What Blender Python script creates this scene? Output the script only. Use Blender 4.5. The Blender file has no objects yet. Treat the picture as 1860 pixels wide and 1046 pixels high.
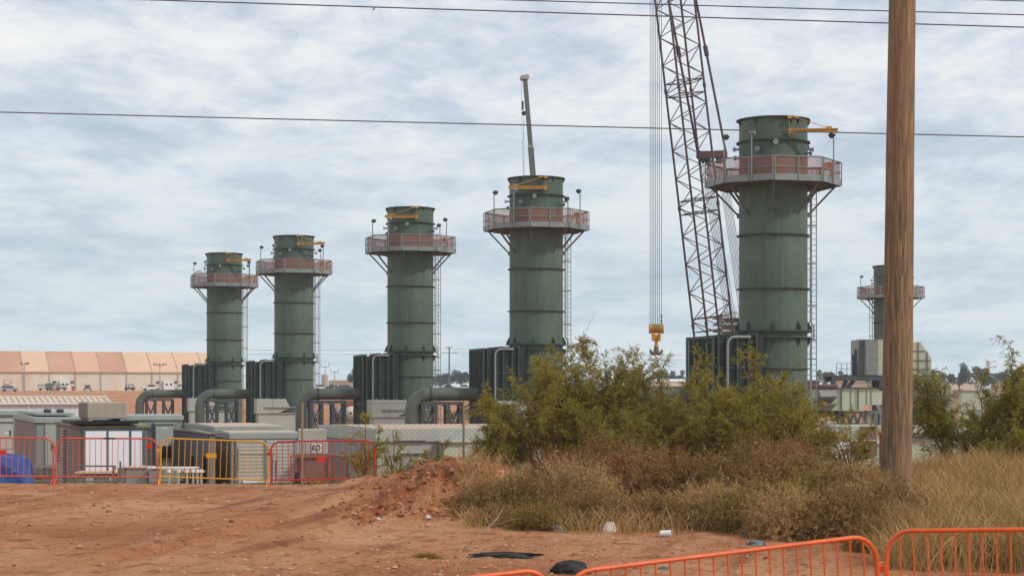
import bpy, math, random
import numpy as np
from mathutils import Vector, Matrix
rnd = random.Random(7)
F = 3471.0; EYE = 2.5; HOR = 714.0; CXP = 930.0
SITE = -1.0
scene = bpy.context.scene
COL = scene.collection
def R(a): return math.radians(a)
def P(px, py, d): return Vector(((px-CXP)/F*d, d, EYE+(HOR-py)/F*d))
def PX(px, d): return (px-CXP)/F*d
def PZ(py, d): return EYE+(HOR-py)/F*d

# ---------------------------------------------------------------- materials
def newmat(name):
    m = bpy.data.materials.new(name); m.use_nodes = True
    nt = m.node_tree; nt.nodes.clear()
    return m, nt, nt.nodes, nt.links
def N(nt, t, **kw):
    n = nt.nodes.new(t)
    for k, v in kw.items():
        if k in n.inputs: n.inputs[k].default_value = v
        else: setattr(n, k, v)
    return n
def mixc(nt, fac, a, b, mode='MIX'):
    n = nt.nodes.new('ShaderNodeMix'); n.data_type = 'RGBA'; n.blend_type = mode
    for sock, v in ((n.inputs[0], fac), (n.inputs[6], a), (n.inputs[7], b)):
        if hasattr(v, 'type') or hasattr(v, 'is_linked'): nt.links.new(v, sock)
        else:
            sock.default_value = v if not isinstance(v, tuple) else (v[0], v[1], v[2], 1)
    return n.outputs[2]
def ramp(nt, src, stops):
    r = nt.nodes.new('ShaderNodeValToRGB'); e = r.color_ramp.elements
    while len(e) < len(stops): e.new(.5)
    for i, (p, c) in enumerate(stops):
        e[i].position = p
        e[i].color = (c, c, c, 1) if isinstance(c, (int, float)) else (c[0], c[1], c[2], 1)
    nt.links.new(src, r.inputs[0]); return r.outputs[0]
def coords(nt, scale=(1, 1, 1), kind='Object'):
    tc = nt.nodes.new('ShaderNodeTexCoord'); mp = nt.nodes.new('ShaderNodeMapping')
    mp.inputs['Scale'].default_value = scale
    nt.links.new(tc.outputs[kind], mp.inputs[0]); return mp.outputs[0]
def noise(nt, vec, scale, detail=4, rough=.55, dist=0):
    n = nt.nodes.new('ShaderNodeTexNoise')
    n.inputs['Scale'].default_value = scale; n.inputs['Detail'].default_value = detail
    n.inputs['Roughness'].default_value = rough; n.inputs['Distortion'].default_value = dist
    nt.links.new(vec, n.inputs['Vector']); return n.outputs[0]
def finish(nt, color, rough=.6, metal=0., bump=None, bstr=.2, bdist=.02, spec=.4):
    b = nt.nodes.new('ShaderNodeBsdfPrincipled'); o = nt.nodes.new('ShaderNodeOutputMaterial')
    if isinstance(color, tuple): b.inputs['Base Color'].default_value = (*color, 1)
    else: nt.links.new(color, b.inputs['Base Color'])
    if isinstance(rough, (int, float)): b.inputs['Roughness'].default_value = rough
    else: nt.links.new(rough, b.inputs['Roughness'])
    b.inputs['Metallic'].default_value = metal
    b.inputs['Specular IOR Level'].default_value = spec
    if bump is not None:
        bp = nt.nodes.new('ShaderNodeBump'); bp.inputs['Strength'].default_value = bstr
        bp.inputs['Distance'].default_value = bdist
        nt.links.new(bump, bp.inputs['Height']); nt.links.new(bp.outputs[0], b.inputs['Normal'])
    nt.links.new(b.outputs[0], o.inputs[0]); return b
def paint(name, c, rough=.55, metal=0., var=.12, scale=1.2, streak=.0, dirt=None, dirtamt=.3, spec=.35):
    m, nt, nd, lk = newmat(name)
    lo = tuple(x*(1-var) for x in c); hi = tuple(min(1, x*(1+var)) for x in c)
    v = coords(nt)
    n1 = noise(nt, v, scale, 6, .6)
    col = mixc(nt, ramp(nt, n1, [(.35, 0.), (.65, 1.)]), lo, hi)
    if streak > 0:
        v2 = coords(nt, (3.5, 3.5, .22)); n2 = noise(nt, v2, 1.5, 5, .65)
        col = mixc(nt, ramp(nt, n2, [(.45, 0.), (.75, streak)]), col, tuple(x*.45 for x in c))
    if dirt:
        n3 = noise(nt, coords(nt, (1, 1, .7)), scale*.8, 8, .7)
        col = mixc(nt, ramp(nt, n3, [(.5, 0.), (.72, dirtamt)]), col, dirt)
    n4 = noise(nt, v, scale*22, 3, .6)
    finish(nt, col, rough, metal, n4, .12, .01, spec)
    return m
def ridged(name, c, period, axis='X', depth=.5, rough=.55, dirt=None, var=.1):
    """surface with real seams every `period` metres along an axis (profiled sheet)"""
    m, nt, nd, lk = newmat(name)
    tc = nt.nodes.new('ShaderNodeTexCoord'); sp = nt.nodes.new('ShaderNodeSeparateXYZ')
    lk.new(tc.outputs['Object'], sp.inputs[0])
    mm = nt.nodes.new('ShaderNodeMath'); mm.operation = 'MULTIPLY'; mm.inputs[1].default_value = 1/period
    lk.new(sp.outputs[axis], mm.inputs[0])
    fr = nt.nodes.new('ShaderNodeMath'); fr.operation = 'FRACT'; lk.new(mm.outputs[0], fr.inputs[0])
    seam = ramp(nt, fr.outputs[0], [(0., 0.), (.1, 1.), (.9, 1.), (1., 0.)])
    n1 = noise(nt, tc.outputs['Object'], 1.3, 6, .6)
    col = mixc(nt, n1, tuple(x*(1-var) for x in c), tuple(min(1, x*(1+var)) for x in c))
    if dirt:
        n3 = noise(nt, coords(nt, (1, 1, .3)), 1.6, 6, .65)
        col = mixc(nt, ramp(nt, n3, [(.5, 0.), (.75, .5)]), col, dirt)
    finish(nt, col, rough, 0, seam, depth, period*.35)
    return m
M = {}
GREEN = (.078, .123, .091)
M['stack'] = paint('stack_green', GREEN, .55, 0, .22, .45, .5, (.150, .165, .125), .7)
M['duct'] = paint('duct_green', (.019, .027, .024), .6, 0, .15, .6, .2)
M['flange'] = paint('flange_green', (.045, .066, .050), .6, 0, .2, 2, 0, (.12, .075, .045), .45)
M['pipe'] = paint('pipe_green', (.095, .110, .088), .55, 0, .2, 1.5, .0, (.045, .05, .04), .6)
M['galv'] = paint('galvanised', (.225, .262, .255), .5, .2, .15, 3)
M['galvdark'] = paint('galvanised_dark', (.14, .15, .15), .5, .3, .2, 3)
M['steel'] = paint('steel_bluegrey', (.07, .085, .09), .55, .1, .15, 2)
M['pale'] = paint('pale_green_paint', (.40, .43, .385), .5, 0, .06, .8, .18, (.30, .27, .2), .35)
M['cream'] = paint('cream_green_paint', (.47, .52, .40), .5, 0, .05, .8, .15, (.34, .30, .2), .3)
M['grey'] = paint('grey_green_paint', (.25, .29, .27), .5, 0, .07, .8, .18, (.25, .22, .17), .35)
M['trim'] = paint('trim_green', (.30, .335, .30), .5, 0, .08, 1)
M['side'] = paint('brown_shaded_side', (.215, .175, .155), .7, 0, .08, .8, .35)  # brown for side parts, with the shade of left faces put into it
M['roofdust'] = paint('dusty_roof', (.50, .38, .28), .8, 0, .12, 2.)
M['white'] = paint('white_paint', (.74, .75, .76), .45, 0, .03, 1, .08)
M['whitepanel'] = paint('white_panel', (.80, .82, .86), .4, 0, .02, 1)
M['blueframe'] = paint('blue_frame', (.075, .14, .18), .5, 0, .1, 2)
M['tan'] = paint('tan_duct', (.36, .33, .26), .7, 0, .06, 1.2, .25, (.22, .19, .13), .4)
M['olive'] = paint('olive_trim', (.21, .19, .10), .6, 0, .1, 1.5)
M['black'] = paint('black_part', (.015, .016, .015), .6, 0, .2, 3)
M['dark'] = paint('dark_grey', (.045, .045, .045), .6, 0, .2, 3)
M['yellow'] = paint('yellow_paint', (.52, .26, .022), .45, 0, .1, 3, .0, (.2, .1, .03), .5)
M['hookgrey'] = paint('hook_grey', (.17, .13, .09), .6, .2, .2, 4)
M['boom'] = paint('boom_maroon', (.075, .044, .050), .5, .1, .2, 2)
M['bridle'] = paint('bridle_red', (.15, .068, .068), .5, .0, .15, 2)
M['telegrey'] = paint('tele_grey', (.115, .12, .105), .5, .0, .15, 1)
M['rope'] = paint('wire_rope', (.12, .125, .13), .5, .4, .1, 3)
M['wire'] = paint('power_wire', (.10, .09, .10), .5, .2, .1, 3)
M['orange'] = paint('barrier_orange', (.72, .115, .018), .42, 0, .1, 4, 0, (.52, .06, .02), .4)
M['salmon'] = paint('barrier_salmon', (.62, .095, .055), .42, 0, .1, 4, 0, (.45, .05, .03), .3)
M['red'] = paint('barrier_red', (.48, .022, .022), .42, 0, .1, 4)
M['byellow'] = paint('barrier_yellow', (.70, .33, .012), .42, 0, .08, 4, 0, (.45, .2, .02), .3)
M['plate_red'] = paint('plate_red', (.62, .03, .02), .4, 0, .05, 4)
M['plate_yellow'] = paint('plate_yellow', (.72, .36, .01), .4, 0, .05, 4)
M['rust'] = paint('rusty_orange', (.30, .105, .05), .7, 0, .2, 4)
M['wood'] = paint('pallet_wood', (.48, .32, .19), .8, 0, .15, 6)
M['concrete'] = paint('concrete', (.38, .37, .33), .85, 0, .1, 2)
M['rail_grey'] = paint('rail_grey', (.12, .125, .105), .6, 0, .15, 3)
M['hoodbrown'] = paint('hood_brown_grey', (.25, .23, .195), .6, 0, .08, 1)
M['slate'] = paint('slate_side', (.085, .09, .125), .6, 0, .1, 1, .3)
M['bluetarp'] = paint('blue_tarp', (.020, .060, .23), .45, 0, .12, 2)
M['blacktarp'] = paint('black_tarp', (.032, .028, .024), .85, 0, .3, 5)
M['navy'] = paint('navy_cloth', (.012, .016, .04), .8, 0, .2, 5)
M['roofsheet'] = paint('tan_roof_sheet', (.66, .50, .38), .7, 0, .06, 1)
M['whitesheet'] = ridged('white_wall_sheet', (.66, .68, .71), .45, 'X', .5)
M['louver'] = ridged('louvre_panel', (.46, .46, .42), .11, 'Z', 1.0, .55, (.3, .27, .22))
M['brownsheet'] = ridged('brown_profiled_side', (.20, .165, .145), .16, 'Y', .6, .7)  # profiled left faces, their shade put into the brown as well
M['glass'] = paint('dark_glass', (.03, .04, .045), .12, 0, .1, 3, spec=.6)
M['tyre'] = paint('tyre', (.02, .02, .02), .8, 0, .1, 3)
M['carwhite'] = paint('car_white', (.70, .71, .72), .3, 0, .03, 1)
M['cardark'] = paint('car_dark', (.05, .06, .075), .3, 0, .1, 1)
M['cargreen'] = paint('car_green', (.06, .09, .08), .3, 0, .1, 1)
M['carsilver'] = paint('car_silver', (.35, .36, .37), .3, .3, .1, 1)
M['carblue'] = paint('car_blue', (.03, .045, .11), .3, 0, .1, 1)
M['maroon'] = paint('maroon_part', (.16, .04, .035), .6, 0, .15, 2)
M['tentwall'] = paint('tent_wall', (.72, .64, .50), .8, 0, .05, .12, .1, (.55, .30, .16), .6)
M['tentroofA'] = paint('tent_roof_pale', (.74, .47, .30), .85, 0, .05, .12, 0, (.62, .36, .22), .5)
M['tentroofB'] = paint('tent_roof_dark', (.56, .29, .17), .85, 0, .08, .12, 0, (.70, .42, .27), .4)
M['tentrib'] = paint('tent_rib', (.42, .30, .22), .8, 0, .1, 1)
M['tankwhite'] = paint('tank_white', (.66, .62, .55), .5, 0, .05, 1, 0, (.4, .3, .2), .4)
M['houseroof'] = paint('brown_roof', (.20, .12, .09), .8, 0, .15, 2)
M['housewall'] = paint('house_wall', (.26, .22, .2), .8, 0, .1, 2)
M['tanhill'] = paint('tan_wall', (.42, .33, .22), .9, 0, .15, .5)
M['bark'] = paint('mesquite_bark', (.15, .105, .065), .9, 0, .25, 8)
M['paperwhite'] = paint('litter_white', (.72, .72, .70), .6, 0, .05, 8)
M['paperblue'] = paint('litter_blue', (.15, .3, .5), .6, 0, .1, 8)
M['rock'] = paint('pale_rock', (.50, .30, .19), .9, 0, .2, 6)
M['rockorange'] = paint('orange_rock', (.52, .22, .10), .9, 0, .2, 6)
M['rockwhite'] = paint('white_rock', (.60, .50, .42), .9, 0, .15, 6)
M['deadbranch'] = paint('dead_branch', (.30, .21, .14), .9, 0, .2, 9)
M['bird'] = paint('bird_dark', (.02, .02, .025), .8)

def netmat():
    m, nt, nd, lk = newmat('safety_netting')
    d = nt.nodes.new('ShaderNodeBsdfPrincipled'); d.inputs['Base Color'].default_value = (.30, .115, .09, 1); d.inputs['Roughness'].default_value = .9
    t = nt.nodes.new('ShaderNodeBsdfTransparent'); mx = nt.nodes.new('ShaderNodeMixShader'); o = nt.nodes.new('ShaderNodeOutputMaterial')
    n = noise(nt, coords(nt), 3.0, 4)
    lk.new(ramp(nt, n, [(.3, .46), (.7, .62)]), mx.inputs[0])
    lk.new(t.outputs[0], mx.inputs[1]); lk.new(d.outputs[0], mx.inputs[2]); lk.new(mx.outputs[0], o.inputs[0])
    return m
M['net'] = netmat()

def leafmat(name, stops, trans=.25, nscale=1.1):
    m, nt, nd, lk = newmat(name)
    g = nt.nodes.new('ShaderNodeNewGeometry')
    c1 = ramp(nt, g.outputs['Random Per Island'], stops)
    n = noise(nt, coords(nt), nscale, 3)
    col = mixc(nt, ramp(nt, n, [(.3, 0.), (.7, 1.)]), c1, mixc(nt, 1., c1, (.62, .66, .6), 'MULTIPLY'))
    d = nt.nodes.new('ShaderNodeBsdfDiffuse'); t = nt.nodes.new('ShaderNodeBsdfTranslucent'); mx = nt.nodes.new('ShaderNodeMixShader'); o = nt.nodes.new('ShaderNodeOutputMaterial')
    lk.new(col, d.inputs[0]); lk.new(col, t.inputs[0]); mx.inputs[0].default_value = trans
    lk.new(d.outputs[0], mx.inputs[1]); lk.new(t.outputs[0], mx.inputs[2]); lk.new(mx.outputs[0], o.inputs[0])
    return m
M['leaf'] = leafmat('mesquite_leaf', [(0, (.22, .205, .035)), (.4, (.38, .325, .06)), (.75, (.52, .405, .09)), (1, (.66, .43, .16))], .45)
M['leafdk'] = leafmat('green_leaf', [(0, (.20, .195, .035)), (.5, (.36, .31, .055)), (1, (.56, .42, .10))], .45)
M['brush'] = leafmat('brown_brush', [(0, (.15, .078, .027)), (.5, (.36, .205, .072)), (.85, (.52, .32, .13)), (1, (.76, .58, .32))], .25)
M['brushred'] = leafmat('russet_brush', [(0, (.18, .080, .030)), (.5, (.42, .215, .085)), (1, (.64, .39, .18))], .25)
M['brushgreen'] = leafmat('olive_brush', [(0, (.16, .105, .025)), (.5, (.34, .22, .055)), (1, (.58, .40, .14))], .25)
M['straw'] = leafmat('straw_grass', [(0, (.34, .19, .07)), (.5, (.56, .34, .145)), (1, (.76, .54, .27))], .25)
M['fartree'] = leafmat('far_tree_leaf', [(0, (.06, .085, .045)), (.5, (.10, .125, .07)), (1, (.17, .18, .11))], .2, .1)

def polemat():
    m, nt, nd, lk = newmat('weathered_pole_wood')
    v = coords(nt, (8, 8, .5)); n = noise(nt, v, 1.6, 8, .68, 1.4)
    v2 = coords(nt, (30, 30, .9)); n2 = noise(nt, v2, 1.5, 6, .7)
    col = ramp(nt, n, [(.32, (.085, .058, .034)), (.5, (.25, .155, .080)), (.7, (.46, .29, .16))])
    col = mixc(nt, ramp(nt, n2, [(.38, .75), (.52, 0.)]), col, (.045, .032, .02))
    n3 = noise(nt, coords(nt, (2, 2, .35)), .8, 3)
    col = mixc(nt, ramp(nt, n3, [(.45, 0.), (.7, .55)]), col, (.32, .16, .10))
    finish(nt, col, .85, 0, n2, .6, .02)
    return m
M['pole'] = polemat()

def dirtmat():
    m, nt, nd, lk = newmat('red_dirt')
    tc = nt.nodes.new('ShaderNodeTexCoord'); v = tc.outputs['Object']
    n1 = noise(nt, v, .22, 5, .6, .4)
    n2 = noise(nt, v, 2.2, 8, .65)
    n3 = noise(nt, v, 11., 6, .7)
    col = ramp(nt, n1, [(.32, (.48, .17, .068)), (.5, (.61, .265, .118)), (.68, (.77, .41, .22))])
    col = mixc(nt, ramp(nt, n2, [(.36, .7), (.50, 0.)]), col, (.28, .095, .042))  # hollows painted darker, standing in for weak bump shading
    col = mixc(nt, ramp(nt, n3, [(.54, 0.), (.70, .6)]), col, (.68, .41, .255))
    n6 = noise(nt, v, 24., 4, .7)
    col = mixc(nt, ramp(nt, n6, [(.32, .55), (.47, 0.)]), col, (.24, .085, .04))
    vo = nt.nodes.new('ShaderNodeTexVoronoi'); vo.inputs['Scale'].default_value = 13.; lk.new(v, vo.inputs['Vector'])
    st = ramp(nt, vo.outputs['Distance'], [(.08, 1.), (.2, 0.)])
    nn = noise(nt, v, 5., 3)
    stm = nt.nodes.new('ShaderNodeMath'); stm.operation = 'MULTIPLY'
    lk.new(st, stm.inputs[0]); lk.new(ramp(nt, nn, [(.48, 0.), (.6, .8)]), stm.inputs[1])
    col = mixc(nt, stm.outputs[0], col, (.60, .39, .27))
    # wheel tracks: noise stretched along their heading, rut shade and lit edges put into the colour
    mp = nt.nodes.new('ShaderNodeMapping'); mp.inputs['Rotation'].default_value = (0, 0, R(-75.5)); mp.inputs['Scale'].default_value = (1, 1, 1)
    lk.new(v, mp.inputs[0])
    mp2 = nt.nodes.new('ShaderNodeMapping'); mp2.inputs['Scale'].default_value = (.10, 1.5, 1); lk.new(mp.outputs[0], mp2.inputs[0])
    n5 = noise(nt, mp2.outputs[0], 1.5, 5, .6)
    col = mixc(nt, ramp(nt, n5, [(.3, .75), (.46, 0.)]), col, (.24, .085, .042))
    col = mixc(nt, ramp(nt, n5, [(.56, 0.), (.72, .6)]), col, (.66, .385, .235))
    hsum = nt.nodes.new('ShaderNodeMath'); hsum.operation = 'ADD'; lk.new(n2, hsum.inputs[0])
    hm = nt.nodes.new('ShaderNodeMath'); hm.operation = 'MULTIPLY'; lk.new(n3, hm.inputs[0]); hm.inputs[1].default_value = .55; lk.new(hm.outputs[0], hsum.inputs[1])
    hs2 = nt.nodes.new('ShaderNodeMath'); hs2.operation = 'ADD'; lk.new(hsum.outputs[0], hs2.inputs[0])
    hm2 = nt.nodes.new('ShaderNodeMath'); hm2.operation = 'MULTIPLY'; lk.new(stm.outputs[0], hm2.inputs[0]); hm2.inputs[1].default_value = .4; lk.new(hm2.outputs[0], hs2.inputs[1])
    finish(nt, col, .95, 0, hs2.outputs[0], 1., .22, .15)
    return m
M['dirt'] = dirtmat()

# ---------------------------------------------------------------- mesh builder
class MB:
    def __init__(s): s.v = []; s.f = []
    def add(s, vs, fs):
        o = len(s.v); s.v += [tuple(a) for a in vs]; s.f += [tuple(o+i for i in f) for f in fs]; return s
    def box(s, c, d, rz=0., mat=None):
        x, y, z = d[0]/2, d[1]/2, d[2]/2
        vs = [Vector((a*x, b*y, e*z)) for a in (-1, 1) for b in (-1, 1) for e in (-1, 1)]
        mt = mat if mat is not None else Matrix.Rotation(rz, 3, 'Z')
        c = Vector(c)
        return s.add([c+mt@v for v in vs], [(0, 1, 3, 2), (4, 6, 7, 5), (0, 4, 5, 1), (2, 3, 7, 6), (0, 2, 6, 4), (1, 5, 7, 3)])
    def bb(s, x0, x1, y0, y1, z0, z1): return s.box(((x0+x1)/2, (y0+y1)/2, (z0+z1)/2), (abs(x1-x0), abs(y1-y0), abs(z1-z0)))
    def bar(s, a, b, w, h=None):
        a = Vector(a); b = Vector(b); h = h or w; d = b-a; L = d.length
        if L < 1e-6: return s
        z = d/L; up = Vector((0, 0, 1)) if abs(z.z) < .95 else Vector((0, 1, 0))
        x = up.cross(z).normalized(); y = z.cross(x)
        m = Matrix((x, y, z)).transposed()
        return s.box((a+b)/2, (w, h, L), mat=m)
    def tube(s, pts, r, n=8, caps=True):
        pts = [Vector(p) for p in pts]; k = len(pts); rs = r if isinstance(r, (list, tuple)) else [r]*k
        o = len(s.v); prev = None
        for i, p in enumerate(pts):
            t = (pts[min(i+1, k-1)]-pts[max(i-1, 0)]).normalized()
            if prev is None:
                up = Vector((0, 0, 1)) if abs(t.z) < .9 else Vector((0, 1, 0))
                x = up.cross(t).normalized()
            else:
                x = (prev-t*prev.dot(t)).normalized()
            prev = x; y = t.cross(x)
            for j in range(n):
                a = 2*math.pi*j/n
                s.v.append(tuple(p+(x*math.cos(a)+y*math.sin(a))*rs[i]))
        for i in range(k-1):
            for j in range(n):
                s.f.append((o+i*n+j, o+i*n+(j+1) % n, o+(i+1)*n+(j+1) % n, o+(i+1)*n+j))
        if caps:
            s.f.append(tuple(o+j for j in reversed(range(n)))); s.f.append(tuple(o+(k-1)*n+j for j in range(n)))
        return s
    def lathe(s, prof, n=32, c=(0, 0, 0)):
        o = len(s.v)
        for (r, z) in prof:
            for j in range(n):
                a = 2*math.pi*j/n; s.v.append((c[0]+r*math.cos(a), c[1]+r*math.sin(a), c[2]+z))
        for i in range(len(prof)-1):
            for j in range(n):
                s.f.append((o+i*n+j, o+i*n+(j+1) % n, o+(i+1)*n+(j+1) % n, o+(i+1)*n+j))
        return s
    def prism(s, poly, y0, y1, axis='y'):
        n = len(poly); vs = []
        for yy in (y0, y1):
            for (a, b) in poly:
                vs.append((a, yy, b) if axis == 'y' else ((yy, a, b) if axis == 'x' else (a, b, yy)))
        fs = [tuple(range(n)), tuple(range(2*n-1, n-1, -1))]+[(i, i+n, (i+1) % n+n, (i+1) % n) for i in range(n)]
        return s.add(vs, fs)
    def build(s, name, mat, parent=None, smooth=False, bevel=0., loc=None):
        me = bpy.data.meshes.new(name); me.from_pydata(s.v, [], s.f); me.materials.append(mat)
        import bmesh
        bm = bmesh.new(); bm.from_mesh(me)
        bmesh.ops.recalc_face_normals(bm, faces=bm.faces)
        if bevel > 0:
            ed = [e for e in bm.edges if len(e.link_faces) == 2 and e.calc_face_angle(0) > .6]
            bmesh.ops.bevel(bm, geom=ed, offset=bevel, segments=1, affect='EDGES')
        bm.to_mesh(me); bm.free()
        if smooth:
            me.polygons.foreach_set('use_smooth', [True]*len(me.polygons))
            me.set_sharp_from_angle(angle=R(38))
        o = bpy.data.objects.new(name, me); COL.objects.link(o)
        if parent: o.parent = parent
        if loc is not None: o.location = loc
        return o
def empty(name, loc, rz=0., label=None, cat=None, group=None):
    o = bpy.data.objects.new(name, None); COL.objects.link(o); o.location = loc; o.rotation_euler = (0, 0, rz)
    o.empty_display_size = .3
    return tag(o, label, cat, group)
def tag(o, label=None, cat=None, group=None, kind=None):
    if label: o['label'] = label
    if cat: o['category'] = cat
    if group: o['group'] = group
    if kind: o['kind'] = kind
    return o
def kids(o): return [c for c in bpy.data.objects if c.parent == o]
def copy_tree(o, parent=None, cm=None):
    if cm is None:
        cm = {}
        for q in bpy.data.objects:
            if q.parent: cm.setdefault(q.parent.name, []).append(q)
    c = o.copy(); COL.objects.link(c)
    if parent: c.parent = parent
    for ch in cm.get(o.name, []): copy_tree(ch, c, cm)
    return c
def quads_obj(name, V, mat, parent=None, loc=None):
    """V: (n,4,3) numpy array of separate quads"""
    V = np.asarray(V, dtype=np.float32); n = len(V)
    me = bpy.data.meshes.new(name)
    me.vertices.add(n*4); me.vertices.foreach_set('co', V.reshape(-1))
    me.loops.add(n*4); me.loops.foreach_set('vertex_index', np.arange(n*4, dtype=np.int32))
    me.polygons.add(n); me.polygons.foreach_set('loop_start', np.arange(0, n*4, 4, dtype=np.int32))
    me.polygons.foreach_set('loop_total', np.full(n, 4, dtype=np.int32))
    me.update(calc_edges=True); me.validate(); me.materials.append(mat)
    o = bpy.data.objects.new(name, me); COL.objects.link(o)
    if parent: o.parent = parent
    if loc is not None: o.location = loc
    return o
def strips(p, d, L, w, rng):
    """quads starting at p (n,3) going along d (n,3) with length L (n) and width w (n)"""
    d = d/np.linalg.norm(d, axis=1, keepdims=True)
    s = np.cross(d, rng.normal(size=d.shape)); s /= np.linalg.norm(s, axis=1, keepdims=True)+1e-9
    s = s*(w/2)[:, None]; e = p+d*L[:, None]
    return np.stack([p-s, p+s, e+s*.5, e-s*.5], axis=1)

# ---------------------------------------------------------------- terrain
def vnoise(x, y, seed=0):
    xi = np.floor(x).astype(np.int64); yi = np.floor(y).astype(np.int64); fx = x-xi; fy = y-yi
    fx = fx*fx*(3-2*fx); fy = fy*fy*(3-2*fy)
    def h(a, b):
        n = (a*374761393+b*668265263+seed*974634777) & 0x7fffffff
        n = ((n ^ (n >> 13))*1274126177) & 0x7fffffff
        return ((n ^ (n >> 16)) & 0xffff)/65535.
    return (h(xi, yi)*(1-fx)+h(xi+1, yi)*fx)*(1-fy)+(h(xi, yi+1)*(1-fx)+h(xi+1, yi+1)*fx)*fy
def fbm(x, y, f, o=4, seed=0):
    r = 0; a = .5
    for i in range(o):
        r = r+a*(vnoise(x*f, y*f, seed+i)-.5); f *= 2.07; a *= .5
    return r
def sst(t):
    t = np.clip(t, 0, 1); return t*t*(3-2*t)
def H(x, y):
    x = np.asarray(x, float); y = np.asarray(y, float)
    z = np.interp(y, [-400, 10, 16, 24, 26, 43, 45.2, 49, 52, 250, 330, 555, 575, 640, 1200, 4000],
                  [.3, .25, .22, .02, .0, .45, .27, -.75, SITE, SITE, -.7, 3.2, 3.33, 3.4, 2.9, 1.5])
    near = sst((y-18)/4)*sst((50-y)/4)
    crest = np.exp(-((y-42)/5.0)**2)
    z = z+.20*sst((x+4.6)/2.8)*crest
    # dirt heap, a ridge with clods
    t = np.clip((y-35.)/6., 0, 1); cx = -2.0+.75*t; hh = .10+.22*t
    m = np.exp(-((x-cx)/(.8+.5*t))**2)*sst((y-33)/2.5)*sst((43.5-y)/2.)
    z = z+hh*m+m*.55*fbm(x, y, 1.9, 3, 11)+m*.34*np.abs(fbm(x, y, 3.4, 4, 13))*3.6-m*.05
    m2 = np.exp(-((x+3.35)/.55)**2-((y-42.2)/.8)**2); z = z+.07*m2+m2*.25*fbm(x, y, 2.5, 4, 5)
    z = z+near*(.10*fbm(x, y, .35, 3, 1)+.05*fbm(x, y, 2.2, 3, 2)+.05*np.abs(fbm(x, y, 5.5, 4, 3))*np.clip(1+3*fbm(x, y, .5, 2, 8), .2, 2))
    # wheel ruts from lower left to the upper right
    dx, dy = .25, .968; s = (x+5.4)*dy-(y-30.)*dx
    rut = 2.3*-.05*(np.exp(-((s-.1)/.18)**2)+np.exp(-((s-1.7)/.2)**2))+.035*(np.exp(-((s-.55)/.2)**2)+np.exp(-((s+.35)/.22)**2)+np.exp(-((s-2.1)/.22)**2))
    z = z+rut*sst((y-27)/3.)*sst((43-y)/3.)*(.6+1.1*(fbm(x, y, .6, 2, 9)+.5))
    far = sst((y-280)/60.)*sst((560-y)/10.)
    z = z+far*1.0*fbm(x, y, .035, 4, 21)
    return z
def Hs(x, y): return float(H(x, y))
def terrain():
    xs = np.concatenate([-np.geomspace(2500, 13.2, 46), np.arange(-13, 13.01, .085), np.geomspace(13.2, 2500, 46)])
    ys = np.concatenate([[-400, -150, -60, -20, 0, 8, 12], np.arange(14, 26, .3), np.arange(26, 50, .085), np.geomspace(50.3, 4000, 95)])
    X, Y = np.meshgrid(xs, ys); Z = H(X, Y)
    ny, nx = X.shape; V = np.stack([X, Y, Z], -1).reshape(-1, 3)
    idx = np.arange(nx*ny).reshape(ny, nx)
    Q = np.stack([idx[:-1, :-1], idx[:-1, 1:], idx[1:, 1:], idx[1:, :-1]], -1).reshape(-1, 4)
    me = bpy.data.meshes.new('ground'); me.vertices.add(len(V)); me.vertices.foreach_set('co', V.astype(np.float32).reshape(-1))
    me.loops.add(len(Q)*4); me.loops.foreach_set('vertex_index', Q.astype(np.int32).reshape(-1))
    me.polygons.add(len(Q)); me.polygons.foreach_set('loop_start', np.arange(0, len(Q)*4, 4, dtype=np.int32))
    me.polygons.foreach_set('loop_total', np.full(len(Q), 4, dtype=np.int32)); me.polygons.foreach_set('use_smooth', np.ones(len(Q), dtype=bool))
    me.update(calc_edges=True); me.materials.append(M['dirt'])
    o = bpy.data.objects.new('ground', me); COL.objects.link(o); tag(o, kind='structure')
terrain()
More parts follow.
